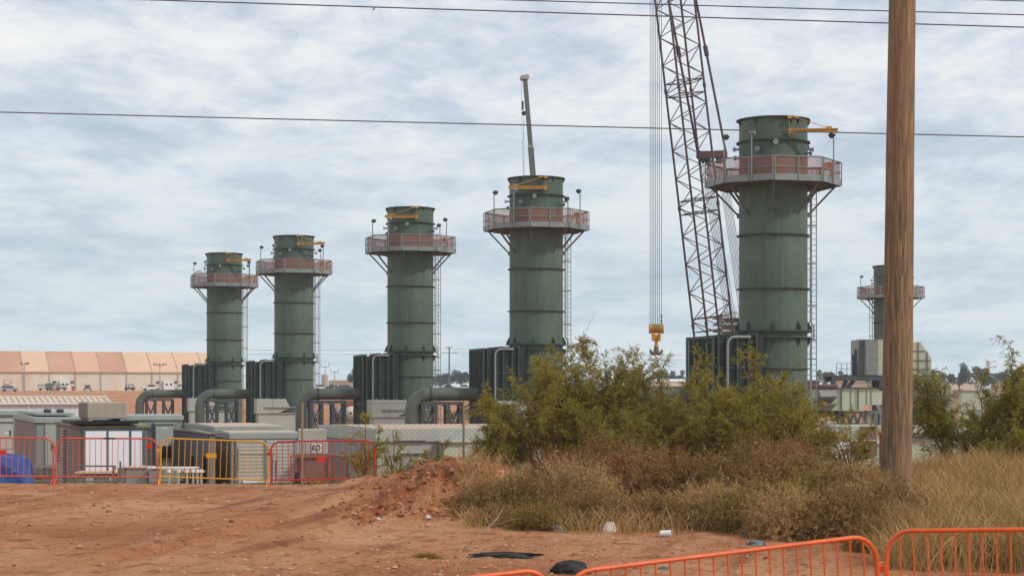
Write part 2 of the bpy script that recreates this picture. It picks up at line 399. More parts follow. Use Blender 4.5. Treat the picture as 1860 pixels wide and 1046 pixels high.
# ---------------------------------------------------------------- exhaust stacks
T = 17.78                                   # stack height above the site level
def pt(deg, r, z=0.): return Vector((r*math.sin(R(deg)), -r*math.cos(R(deg)), z))
VA = [-7.3+45*k for k in range(8)]
def make_stack():
    root = empty('exhaust_stack', (0, 0, 0))
    sh = MB(); sh.lathe([(1.78, 0), (1.78, T), (1.72, T), (1.72, T-3)], 56)
    shell = sh.build('shell', M['stack'], root, smooth=True)
    for z, r, h in ((T-.05, 1.93, .05), (T-1.22, 1.93, .06), (T-6.07, 1.92, .055), (T-8.85, 1.92, .055), (T-11.05, 2.03, .08), (T-11.38, 1.98, .06), (T-13.0, 1.90, .055), (T-15.4, 1.9, .055)):
        fl = MB(); fl.lathe([(1.765, z-h/2), (r, z-h/2), (r, z+h/2), (1.765, z+h/2)], 56); fl.build('ring_flange', M['flange'], root)
    for a in VA:                                        # spearhead gussets at the big flange
        for (z0, poly) in ((T-11.0, [(1.78, 0), (2.0, 0), (2.0, .12), (1.84, .42), (1.78, .42)]), (T-11.42, [(1.78, 0), (1.98, 0), (1.98, -.1), (1.80, -.4), (1.78, -.4)])):
            g = MB(); d = pt(a, 1); sdir = pt(a+90, 1)
            vs = [d*r+sdir*k+Vector((0, 0, z0+z)) for k in (-.02, .02) for (r, z) in poly]; n = len(poly)
            g.add(vs, [tuple(range(n)), tuple(range(2*n-1, n-1, -1))]+[(i, i+n, (i+1) % n+n, (i+1) % n) for i in range(n)])
            c2 = pt(a, 1.8, z0)
            s_ = 1 if z0 > T-11.2 else -1
            g.add([c2-sdir*.1, c2+sdir*.1, c2+sdir*.1+Vector((0, 0, .3*s_)), c2+Vector((0, 0, .46*s_)), c2-sdir*.1+Vector((0, 0, .3*s_)),
                   c2-sdir*.1+d*.03, c2+sdir*.1+d*.03, c2+sdir*.1+d*.03+Vector((0, 0, .3*s_)), c2+d*.03+Vector((0, 0, .46*s_)), c2-sdir*.1+d*.03+Vector((0, 0, .3*s_))],
                  [(0, 1, 2, 3, 4), (9, 8, 7, 6, 5), (0, 5, 6, 1), (1, 6, 7, 2), (2, 7, 8, 3), (3, 8, 9, 4), (4, 9, 5, 0)])
            g.build('gusset', M['flange'], root)
    for a in (-7.3+30, -7.3-30+60*0, 37, 80, -80, 120, 180, -140):   # lifting lugs under the rim
        lg = MB(); d = pt(a, 1); sd = pt(a+90, 1)
        poly = [(1.78, 0), (1.92, 0), (1.92, -.08), (1.78, -.32)]
        vs = [d*r+sd*k+Vector((0, 0, T-.08+z)) for k in (-.03, .03) for (r, z) in poly]
        lg.add(vs, [(0, 1, 2, 3), (7, 6, 5, 4), (0, 4, 5, 1), (1, 5, 6, 2), (2, 6, 7, 3), (3, 7, 4, 0)])
        lg.build('lifting_lug', M['flange'], root)
    for a, z in ((-32, T-1.72), (-4, T-1.38)):                  # blind round ports
        p = MB(); p.tube([pt(a, 1.74, z), pt(a, 1.95, z)], .10, 16); p.tube([pt(a, 1.95, z), pt(a, 2.0, z)], .145, 18)
        p.build('port_cover', M['galv'], root, smooth=True)
    for a, z in ((88, T-1.55), (-88, T-1.55), (62, T-1.85), (-112, T-1.9), (178, T-1.5)):
        p = MB(); p.tube([pt(a, 1.74, z), pt(a, 2.05, z)], .05, 10); p.tube([pt(a, 2.0, z), pt(a, 2.03, z)], .12, 12); p.tube([pt(a, 2.07, z), pt(a, 2.1, z)], .12, 12)
        p.build('nozzle', M['galvdark'], root, smooth=True)
    # platform
    pf = empty('platform', (0, 0, 0)); pf.parent = root
    zb = T-3.5; n = 8; Ro = 3.5
    dk = MB(); ov = [pt(a, Ro, zb+.1) for a in VA]; iv = [pt(a, 1.82, zb+.1) for a in VA]
    for k in range(8):
        k2 = (k+1) % 8
        vs = [iv[k], ov[k], ov[k2], iv[k2]]; vs = vs+[v+Vector((0, 0, .08)) for v in vs]
        dk.add(vs, [(0, 1, 2, 3), (7, 6, 5, 4), (0, 4, 5, 1), (1, 5, 6, 2), (2, 6, 7, 3), (3, 7, 4, 0)])
        dk.bar(pt(VA[k], 1.8, zb+.03), pt(VA[k], 3.45, zb+.03), .1, .14)
        dk.bar(pt(VA[k]+22.5, 1.8, zb+.03), pt(VA[k]+22.5, 3.2, zb+.03), .08, .12)
        dk.bar(pt(VA[k], 2.6, zb+.02), pt(VA[k2], 2.6, zb+.02), .07, .1)
    dk.build('deck', M['galvdark'], pf)
    tb = MB(); rl = MB()
    for k in range(8):
        a0, a1 = pt(VA[k], Ro), pt(VA[(k+1) % 8], Ro)
        e = (a1-a0).normalized(); q0, q1 = a0+e*.02, a1-e*.02
        tb.bar(q0+Vector((0, 0, zb+.165)), q1+Vector((0, 0, zb+.165)), .05, .33)
        rl.tube([a0+Vector((0, 0, T-2.28)), a1+Vector((0, 0, T-2.28))], .028, 6)
        rl.tube([a0+Vector((0, 0, T-2.80)), a1+Vector((0, 0, T-2.80))], .022, 6)
        for q in (a0+e*.06, a0.lerp(a1, .5), a1-e*.06):
            ps = MB(); ps.bar(q+Vector((0, 0, zb+.0))+q.normalized()*.045, q+Vector((0, 0, T-2.27))+q.normalized()*.045, .055, .055); ps.build('rail_post', M['galv'], pf)
        nt_ = MB(); o_ = a0.normalized()*-.05; z0, z1 = zb+.33, T-2.27
        i0, i1 = a0*.985, a1*.985
        nt_.add([i0+Vector((0, 0, z0)), i1+Vector((0, 0, z0)), i1+Vector((0, 0, z1)), i0+Vector((0, 0, z1))], [(0, 1, 2, 3)])
        ne = MB(); ne.tube([i0+Vector((0, 0, z1+.02)), i1+Vector((0, 0, z1+.02))], .032, 5); ne.build('net_edge', M['maroon'], pf)
        ob = nt_.build('netting', M['net'], pf)
    tb.build('toe_board', M['galv'], pf); rl.build('guard_rail', M['galv'], pf)
    for k, a in enumerate(VA):
        br = MB(); br.bar(pt(a, 3.2, zb-.02), pt(a, 1.80, T-5.0), .09, .10); br.bar(pt(a-1.4, 1.79, T-5.12), pt(a-1.4, 1.79, T-4.86), .2, .05)
        br.build('knee_brace', M['galvdark'], root)
    # floodlights
    for a, zt, tl in ((-55, T-1.15, 30), (-27, T-1.05, 60), (57, T-1.05, -30), (140, T-1.1, 0)):
        f_ = MB(); b = pt(a, 3.40 if a != -27 else 3.32, zb); f_.tube([b, b+Vector((0, 0, zt-zb-.05))], .035, 8)
        fo = f_.build('lamp_pole', M['galv'], root)
        h = MB(); ax = pt(a, -1)
        c = b+Vector((0, 0, zt-zb))+ax*.12
        mt = (Matrix.Rotation(R(a), 3, 'Z') @ Matrix.Rotation(R(-35), 3, 'X'))
        h.box(c, (.30, .22, .22), mat=mt); h.box(c-ax*.14+Vector((0, 0, .02)), (.12, .12, .12), mat=mt)
        h.build('lamp_head', M['dark'] if a != -27 else M['galv'], fo, bevel=.02)
    # access gate, yellow box on the deck
    g = MB(); gp = pt(61, 3.0)
    for dz in (.35, .75, 1.1): g.bar(gp+Vector((-.25, 0, zb+dz)), gp+Vector((.25, .1, zb+dz)), .05, .06)
    g.bar(gp+Vector((-.25, 0, zb+.15)), gp+Vector((-.25, 0, zb+1.25)), .05); g.bar(gp+Vector((.25, .1, zb+.15)), gp+Vector((.25, .1, zb+1.25)), .05)
    g.box(gp+Vector((-.02, .03, zb+.95)), (.3, .2, .25))
    g.build('access_gate', M['yellow'], pf)
    # davit crane on the rim
    dv = empty('davit_crane', pt(17, 2.02, T-.9)); dv.parent = root
    d = MB(); d.bb(0, 2.45, -.07, .07, -.02, .02); d.bb(0, 2.45, -.07, .07, .14, .18); d.bb(0.02, 2.43, -.012, .012, .02, .14)
    d.build('jib_beam', M['yellow'], dv)
    d = MB(); d.tube([(1.95, 0, .2), (.12, 0, .82)], .018, 6); d.box((1.98, 0, .23), (.3, .1, .1)); d.box((.3, 0, .78), (.3, .09, .09), mat=Matrix.Rotation(R(18), 3, 'Y'))
    d.build('tie_rod', M['yellow'], dv)
    d = MB(); d.bb(-.08, .10, -.09, .09, -.07, .17); d.bb(-.12, .1, -.09, .1, .70, .84); d.tube([(-.03, 0, .15), (-.03, 0, .72)], .012, 5)
    d.build('pivot_bracket', M['yellow'], dv)
    # ladder and conduit on the right side
    ld = MB(); c = pt(98, 2.32); tg = Vector((math.cos(R(98)), math.sin(R(98)), 0)); tg = Vector((.34, .94, 0)).normalized()
    c = Vector((2.22, .55, 0)); tg = Vector((.5, -.866, 0))
    for s_ in (-.2, .2): ld.bar(c+tg*s_, c+tg*s_+Vector((0, 0, T-2.4)), .045, .06)
    z = .2
    while z < T-3: ld.bar(c-tg*.2+Vector((0, 0, z)), c+tg*.2+Vector((0, 0, z)), .025); z += .3
    for z in (1.5, 3.5, 5.3, 6.3, 8.1, 10.3, 12.3): ld.bar(c+tg*.2+Vector((0, 0, z)), Vector((1.6, .45, z)), .05, .07)
    ld.build('ladder', M['galv'], root)
    cd = MB()
    for x, y in ((1.90, -.25), (1.98, .0)):
        cd.tube([(x, y, .3), (x, y, 6.2), (x+.16, y, 6.4), (x+.16, y, 7.0), (x, y, 7.2), (x, y, T-3.6)], .028, 6)
    z = .6
    while z < T-3.8: cd.box((1.86, -.2, z), (.2, .12, .03)); z += .55
    cd.build('conduit', M['galv'], root)
    # transition duct on the left
    u = pt(-74.8, 1); v = pt(15.2, 1)
    def ub(mb, r0, r1, w, z0, z1):
        vs = [u*r+v*s_+Vector((0, 0, z)) for r in (r0, r1) for s_ in (-w/2, w/2) for z in (z0, z1)]
        mb.add(vs, [(0, 1, 3, 2), (4, 6, 7, 5), (0, 4, 5, 1), (2, 3, 7, 6), (0, 2, 6, 4), (1, 5, 7, 3)])
    db = MB(); ub(db, 1.3, 2.86, 3.62, 0, 6.5); ub(db, 2.87, 4.05, 3.6, .0, 6.3)
    dbo = db.build('transition_duct', M['duct'], root)
    ribs = MB()
    for z in (6.1, 4.8, 3.75, 2.7, 1.6): ub(ribs, 1.6, 4.10, 3.72, z-.04, z+.04)
    def ubv(mb, r0, r1, v0, v1, z0, z1):
        vs = [u*r+v*s_+Vector((0, 0, z)) for r in (r0, r1) for s_ in (v0, v1) for z in (z0, z1)]
        mb.add(vs, [(0, 1, 3, 2), (4, 6, 7, 5), (0, 4, 5, 1), (2, 3, 7, 6), (0, 2, 6, 4), (1, 5, 7, 3)])
    for r0, z1 in ((4.09, 6.44), (3.84, 6.44), (3.35, 6.36), (2.80, 6.56), (2.2, 6.52), (1.75, 6.62)):
        for s_ in (-1, 1): ubv(ribs, r0-.03, r0+.03, s_*1.80, s_*1.99, 0, z1)
        ubv(ribs, r0-.03, r0+.03, -1.8, 1.8, z1-.17, z1-.005)
    for s_ in (-1.25, -.6, 0, .6, 1.25):
        for r0 in (4.10,):
            vs = [u*(r0+k)+v*(s_+m_)+Vector((0, 0, z)) for k in (-.06, .09) for m_ in (-.03, .03) for z in (0, 6.3)]
            ribs.add(vs, [(0, 1, 3, 2), (4, 6, 7, 5), (0, 4, 5, 1), (2, 3, 7, 6), (0, 2, 6, 4), (1, 5, 7, 3)])
    ribs.build('stiffener', M['flange'], dbo)
    gn = MB(); pth = [(3.35, 0.), (3.35, 5.95)]+[(3.35-.42*(1-math.cos(R(a))), 5.95+.42*math.sin(R(a))) for a in (20, 40, 60, 75, 90)]+[(2.1, 6.37)]
    gn.tube([u*r+v*2.0+Vector((0, 0, z)) for r, z in pth], .075, 10)
    gn.build('vent_pipe', M['galv'] , root, smooth=True)
    return root
st0 = make_stack()
STACKS = [((1404.5, 100.0), 'R', 'nearest and largest green exhaust stack, just right of the lattice crane boom'),
          ((974, 127.1), 'L', 'green exhaust stack with a grey telescopic crane boom rising behind its rim'),
          ((745.5, 147.7), 'L', 'third green exhaust stack from the left, yellow davit swung across its front'),
          ((534, 174.0), 'R', 'second green exhaust stack from the left, beside the smallest one'),
          ((407.5, 195.4), 'R', 'smallest leftmost green exhaust stack, netting blown up on its platform'),
          ((1618, 203.0), 'B', 'distant green exhaust stack half hidden behind the wooden pole')]
UNITS = []
for i, ((px, d), sw, lab) in enumerate(STACKS):
    o = st0 if i == 0 else copy_tree(st0)
    o.location = (PX(px, d), d, SITE); tag(o, lab, 'exhaust stack', 'green exhaust stacks of the power plant'); UNITS.append(o)
    if sw == 'B': o.rotation_euler[2] = R(180); o.location.z = SITE-.75
    for c in kids(o):
        if c.name.startswith('davit_crane'):
            c.rotation_euler[2] = {'R': R(-4), 'L': R(184), 'B': R(165)}[sw]
bl = MB()                                             # blown-up netting on the leftmost stack
q = [(-3.4, -.4, T-2.3), (-2.9, -.7, T-1.95), (-2.3, -1.4, T-1.72), (-1.7, -2.2, T-2.1), (-1.3, -2.6, T-2.3), (-2.2, -2.2, T-2.35), (-2.9, -1.5, T-2.3)]
bl.add(q+[(-2.4, -1.9, T-1.85)], [(0, 1, 7), (1, 2, 7), (2, 3, 7), (3, 4, 7), (4, 5, 7), (5, 6, 7), (6, 0, 7)])
bl.build('netting', M['net'], UNITS[4])

# air pipes with their elbows, pipe racks, and the enclosures between the units
u = pt(-74.8, 1); v = pt(15.2, 1)
def pipe_run():
    root = empty('bypass_pipe', (0, 0, 0))
    r = .43; zc = 3.44; E = 8.55; br = 1.15; mb = MB()
    pts = [u*4.1+Vector((0, 0, zc)), u*(E-br)+Vector((0, 0, zc))]
    pts += [u*(E-br+br*math.sin(R(a)))+Vector((0, 0, zc-br*(1-math.cos(R(a))))) for a in (18, 36, 54, 72, 90)]
    pts += [u*E+Vector((0, 0, zc-2.2)), u*E]
    mb.tube([p+v*.3 for p in pts], r, 24); mb.build('pipe', M['pipe'], root, smooth=True)
    f_ = MB()
    for s_ in (E-br-.1,): f_.tube([u*(s_-.04)+v*.3+Vector((0, 0, zc)), u*(s_+.04)+v*.3+Vector((0, 0, zc))], r+.08, 24)
    f_.build('pipe_flange', M['flange'], root)
    return root
def rack():
    root = empty('pipe_rack', (0, 0, 0)); top = MB()
    top.bar(u*5.2+v*.7+Vector((0, 0, 2.85)), u*8.0+v*.7+Vector((0, 0, 2.85)), .16, .22)
    top.bar(u*5.2-v*.3+Vector((0, 0, 2.85)), u*8.0-v*.3+Vector((0, 0, 2.85)), .16, .22)
    for r_ in (5.3, 6.3, 7.2, 7.9): top.bar(u*r_+v*.8+Vector((0, 0, 2.72)), u*r_-v*.4+Vector((0, 0, 2.72)), .12, .12)
    top.build('top_beam', M['steel'], root)
    for r_ in (5.25, 6.15, 7.0, 7.85):
        for s_ in (.7, -.3):
            l = MB(); l.bar(u*r_+v*s_, u*r_+v*s_+Vector((0, 0, 2.8)), .2, .2); l.build('leg', M['steel'], root)
    b = MB()
    for a_, c_ in ((5.25, 6.15), (7.0, 7.85)):
        for s_ in (.7, -.3):
            b.bar(u*a_+v*s_+Vector((0, 0, .3)), u*c_+v*s_+Vector((0, 0, 2.6)), .08); b.bar(u*c_+v*s_+Vector((0, 0, .3)), u*a_+v*s_+Vector((0, 0, 2.6)), .08)
    b.build('cross_brace', M['steel'], root)
    return root
def hood_house():
    root = empty('ventilation_enclosure', (0, 0, 0))
    def ubx(mb, a0, a1, b0, b1, z0, z1):
        vs = [u*a+v*b+Vector((0, 0, z)) for a in (a0, a1) for b in (b0, b1) for z in (z0, z1)]
        mb.add(vs, [(0, 1, 3, 2), (4, 6, 7, 5), (0, 4, 5, 1), (2, 3, 7, 6), (0, 2, 6, 4), (1, 5, 7, 3)])
    K = 1.45; b = MB(); ubx(b, -1.7+K, 2.6+K, 4.2, 6.0, 0, 1.75); b.build('body', M['pale'], root, bevel=.02)
    h = MB(); ubx(h, 1.4+K, 2.75+K, 4.1, 6.1, 1.77, 3.02)
    vs = [u*(a+K)+v*bb_+Vector((0, 0, z)) for (a, z) in ((1.38, 1.77), (.9, 1.77), (-.2, 2.2), (.2, 3.0), (1.38, 3.0)) for bb_ in (4.1, 6.1)]
    h.add(vs, [(0, 2, 4, 6, 8), (9, 7, 5, 3, 1), (0, 1, 3, 2), (2, 3, 5, 4), (4, 5, 7, 6), (6, 7, 9, 8), (8, 9, 1, 0)])
    h.build('hood', M['pale'], root)
    t = MB(); ubx(t, -1.5+K, 2.0+K, 4.3, 6.25, 2.25, 2.33); ubx(t, -1.9+K, 2.8+K, 4.1, 6.12, 1.72, 1.80); t.build('ledge', M['trim'], root)
    p = MB()
    for a in (2.4+K, 1.9+K, .9+K, .3+K): p.tube([u*a+v*6.0+Vector((0, 0, 3.0)), u*a+v*6.0+Vector((0, 0, 3.15))], .04, 6)
    p.tube([u*-.2+v*6.1, u*-.2+v*6.1+Vector((0, 0, 2.9)), u*0+v*6.1+Vector((0, 0, 3.08)), u*.3+v*6.1+Vector((0, 0, 3.1))], .05, 8)
    p.build('vent_stub', M['galv'], root)
    return root
pr0, rk0, hh0 = pipe_run(), rack(), hood_house()
names = {0: 'nearest stack behind the big thicket', 1: 'stack with the crane boom behind its rim', 2: 'third stack from the left', 3: 'second stack from the left', 4: 'smallest leftmost stack'}
for i in range(5):
    for j, (pro, lab, cat, grp) in enumerate(((pr0, 'green air pipe with downward elbow at the %s', 'pipe', 'green air pipes'), (rk0, 'steel rack carrying the air pipe of the %s', 'pipe rack', 'steel pipe racks'),
                                (hh0, 'pale hooded enclosure in front of the %s', 'enclosure', 'pale hooded enclosures'))):
        if j == 2 and i == 0: continue
        o = pro if i == (1 if j == 2 else 0) else copy_tree(pro)
        o.location = UNITS[i].location.copy(); tag(o, lab % names[i], cat, grp)

# ---------------------------------------------------------------- lattice crane
D = 130.; SC = F/D
cr = empty('lattice_crane', (PX(1305, D), D, SITE), 0, 'maroon lattice boom crane standing behind the nearest stack', 'crane')
def lx(px, py, dy=0.): return P(px, py, D)+Vector((0, dy, 0))-cr.location
ax0 = lx(1311, 735); ax1 = lx(1190, -305)
tdir = (ax1-ax0).normalized(); LB = (ax1-ax0).length
rho = R(22); half = .98
ex = Vector((math.cos(rho), math.sin(rho), 0)); ey = Vector((-math.sin(rho), math.cos(rho), 0))
ex = (ex-tdir*ex.dot(tdir)).normalized(); ey = (ey-tdir*ey.dot(tdir)).normalized()
corner = [(-1, -1), (1, -1), (1, 1), (-1, 1)]
def ch(k, s, sc=1.): return ax0+tdir*s+(ex*corner[k % 4][0]+ey*corner[k % 4][1])*half*sc
def taper(s): return min(1., .45+.55*s/3.) if s < 3 else (min(1, .5+.5*(LB-s)/4.) if s > LB-4 else 1.)
bo = MB(); ss = [0, 3]+[3+i for i in range(1, int(LB-7))]+[LB-4, LB]
for k in range(4): bo.tube([ch(k, s, taper(s)) for s in (0, 3, LB-4, LB)], .075, 8)
boom = bo.build('boom_chords', M['boom'], cr, smooth=True)
lc = MB(); bay = 1.95; s = 0.; i = 0
while s+bay < LB:
    for k in range(4):
        a, m_, b = s, s+bay/2, s+bay; sw = (0, 1) if k in (0, 3) else (1, 0)
        lc.tube([ch(k+sw[0], a, taper(a)), ch(k+sw[1], m_, taper(m_))], .034, 5, False); lc.tube([ch(k+sw[1], m_, taper(m_)), ch(k+sw[0], b, taper(b))], .034, 5, False)
    s += bay
s = 5.6-.05
while s < LB:
    for dd in (-.45, .45):
        for k in range(4): lc.tube([ch(k, s+dd), ch(k+1, s+dd)], .036, 5, False)
        lc.tube([ch(0, s+dd), ch(2, s+dd)], .03, 5, False); lc.tube([ch(1, s-dd), ch(3, s-dd)], .03, 5, False)
    for k in range(4): lc.tube([ch(k, s-.15), ch(k, s+.15)], .11, 8)
    s += 8.05
lc.build('boom_lacing', M['boom'], cr)
hd = MB(); tip = ax1
for kx in (-.4, -.25, -.1, .05, .2, .35, .5): hd.tube([tip+Vector((-.05+kx-.02, -.02, 0)), tip+Vector((-.05+kx+.02, .02, 0))], .45, 20)
hd.box(tip+Vector((0, 0, -.3)), (1.9, .9, 1.)); hd.build('boom_head', M['boom'], cr)
# pendants and bridle
bL, bR = lx(1271, 271, 1.5), lx(1321, 271, 1.0)
pn = MB(); tipL = tip+Vector((.2, .4, .2)); tipR = tip+Vector((.9, .4, .2))
def pend(top_px, b):
    d_ = lx(*top_px, 1.2)-b; d_.normalize(); k = (tip.z-b.z)/d_.z
    pn.tube([b, b+d_*k], .085, 7)
    for q_ in (7.0, 14.5): pn.tube([b+d_*(q_-.35), b+d_*(q_+.35)], .16, 7)
pend((1218, 0), bL); pend((1268.5, 0), bR)
pn.build('pendant', M['boom'], cr)
bd = MB(); bd.bar(lx(1269, 277, 1.5), lx(1324, 277, 1.0), .42, .5); bd.build('bridle_bar', M['bridle'], cr, bevel=.04)
bs = MB()
for p_ in (1274, 1280, 1286, 1292, 1306, 1312, 1318): bs.tube([lx(p_-2, 287, 1.2), lx(p_+2, 287, 1.2)], .24, 14)
bs.box(lx(1283, 285, 1.4), (.8, .5, .3)); bs.box(lx(1313, 285, 1.1), (.6, .5, .3)); bs.build('bridle_sheave', M['dark'], cr)
rp = MB()
for k in range(7): rp.tube([lx(1276+k*2.6, 290, 1.3), lx(1333+k*3.1, 610, 3.0)], .018, 4, False)
for k in range(7): rp.tube([lx(1306+k*2.4, 290, 1.1), lx(1352+k*2.8, 560, 3.0)], .018, 4, False)
rp.build('boom_hoist_rope', M['rope'], cr)
lr = MB(); 
for p_ in (1181, 1184.5, 1187.5, 1190.5, 1194, 1197.5, 1201.5): lr.tube([lx(p_, 592), lx(p_, -300)], .02, 5, False)
lr.build('load_rope', M['rope'], cr)
cl = MB()
for p_, q_ in ((1201.5, 573), (1201.5, 577), (1201.5, 582), (1201.5, 586)): cl.box(lx(p_, q_), (.09, .09, .13))
cl.build('rope_clip', M['dark'], cr)
# upperworks and crawlers, largely hidden
ub_ = MB(); ub_.box((2.6, 1.5, 3.1), (8.5, 3.2, 2.6)); ub_.box((7.2, 1.5, 3.0), (1.8, 3.6, 2.2)); ub_.build('upperworks', M['bridle'], cr, bevel=.08)
cb = MB(); cb.box((-1.3, -.9, 3.0), (1.8, 1.3, 2.2)); cb.build('cab', M['glass'], cr, bevel=.08)
for sy in (-2.4, 3.9):
    t = MB(); t.prism([(-4.2, .35), (-3.7, 0), (4.7, 0), (5.2, .35), (5.2, .9), (4.7, 1.3), (-3.7, 1.3), (-4.2, .9)], sy-.55, sy+.55); t.build('crawler_track', M['dark'], cr)
ms = MB(); ms.bar((1.0, 1.5, 4.2), lx(1360, 600, 3.0), .3); ms.bar((1.6, 1.2, 4.2), lx(1345, 600, 3.0), .3); ms.bar((6., 1.5, 4.), lx(1352, 600, 3.0), .22); ms.build('gantry', M['boom'], cr)
# hook block, hanging from the ropes
hb = empty('hook_block', P(1192, 600, D), 0, 'yellow crane hook block with a grey double hook, hanging left of the nearest stack', 'hook block')
k = 1/SC
b = MB(); b.tube([(-11*k, 0, 3*k), (11*k, 0, 3*k)], .30, 20); b.build('sheave_cover', M['yellow'], hb, smooth=True)
b = MB()
for x in (-12.4, -11.2, -5, 5.8, 11.4, 12.4): b.tube([(x*k-.02, 0, 3*k), (x*k+.02, 0, 3*k)], .34, 20)
b.build('side_plate', M['yellow'], hb, smooth=True)
b = MB(); b.bb(-8*k, -2.6*k, -.22, .22, -19*k, -3*k); b.bb(3.4*k, 8*k, -.22, .22, -19.5*k, -3*k); b.build('cheek_weight', M['yellow'], hb, bevel=.02)
b = MB()
for x in (-6, -3.5, -1, 1.5, 4, 6.5): b.tube([(x*k-.018, 0, 3.5*k), (x*k+.018, 0, 3.5*k)], .33, 20)
b.build('sheave', M['olive'], hb)
b = MB(); b.lathe([(.03, -8*k), (.17, -8*k), (.17, -15*k), (.11, -16*k), (.10, -24*k), (.16, -30*k), (.03, -31*k)], 14); b.build('swivel', M['yellow'], hb, smooth=True)
b = MB()
b.prism([(-4.5*k, -31*k), (4.5*k, -31*k), (1.8*k, -21*k), (-1.8*k, -21*k)], -.1, .1); b.build('hook_guard', M['yellow'], hb)
b = MB()
for sgn in (-1, 1):
    pth = [Vector((0, 0, -26*k)), Vector((sgn*.6*k, 0, -33*k))]; rs = [.10, .14]
    for t_ in range(190, 410, 20):
        pth.append(Vector((sgn*(5.6*k+4.7*k*math.cos(R(t_))), 0, -36.8*k+4.7*k*math.sin(R(t_)))))
        rs.append(.155-.10*max(0, (t_-270)/130.))
    b.tube(pth, rs, 10)
b.build('double_hook', M['hookgrey'], hb, smooth=True)

# ---------------------------------------------------------------- telescopic crane
D2 = 212.; S2 = F/D2
tc = empty('telescopic_crane', (PX(1003, D2), D2, SITE), 0, 'grey telescopic crane boom rising behind the rim of the fourth stack', 'crane')
def l2(px, py, dy=0.): return P(px, py, D2)+Vector((0, dy, 0))-tc.location
for nm, (a, b_), w in (('boom_tip_section', ((953.5, 142), (964, 268)), 8.4), ('boom_middle_section', ((964, 267), (983, 505)), 10.5), ('boom_base_section', ((983, 503), (1003, 748)), 13.5)):
    m_ = MB(); m_.bar(l2(*a), l2(*b_), w/S2, w/S2*1.1); m_.build(nm, M['telegrey'], tc, bevel=.05)
m_ = MB(); m_.bar(l2(958.6, 267.5), l2(968.8, 267.5), .7, .25); m_.bar(l2(977, 504), l2(989, 504), 1., .3)
m_.build('boom_collar', M['concrete'], tc)
m_ = MB(); m_.box(l2(953.5, 141), (.75, .8, .45)); m_.tube([l2(949, 143, -.1), l2(949, 143, .1)], .3, 12); m_.tube([l2(957, 140, -.1), l2(957, 140, .1)], .28, 12); m_.bar(l2(947, 138), l2(961, 140), .08); m_.bar(l2(945.5, 146.5), l2(951, 146.5), .06)
m_.build('boom_head', M['concrete'], tc)
m_ = MB(); m_.box(l2(949.5, 192), (.22, .5, .95)); m_.tube([l2(951.5, 206, -.12), l2(951.5, 206, .12)], .25, 12); m_.build('winch_housing', M['dark'], tc)
m_ = MB(); m_.tube([l2(951, 206), l2(952, 330), l2(962, 690)], .02, 4, False); m_.tube([l2(946.5, 146), l2(948, 240), l2(951.5, 330)], .014, 4, False); m_.build('hoist_rope', M['rope'], tc)
m_ = MB(); m_.box((0, 0, 1.35), (3., 11., 1.1)); m_.box((0, -3.9, 2.4), (2.6, 2.2, 1.3)); m_.box((.2, 1.8, 2.7), (2.8, 3., 1.5)); m_.build('carrier', M['yellow'], tc, bevel=.1)
for sx in (-1.4, 1.4):
    for sy in (-4, -2.6, 2.2, 3.6):
        w = MB(); w.tube([(sx-.2, sy, .65), (sx+.2, sy, .65)], .65, 18); w.build('wheel', M['tyre'], tc)
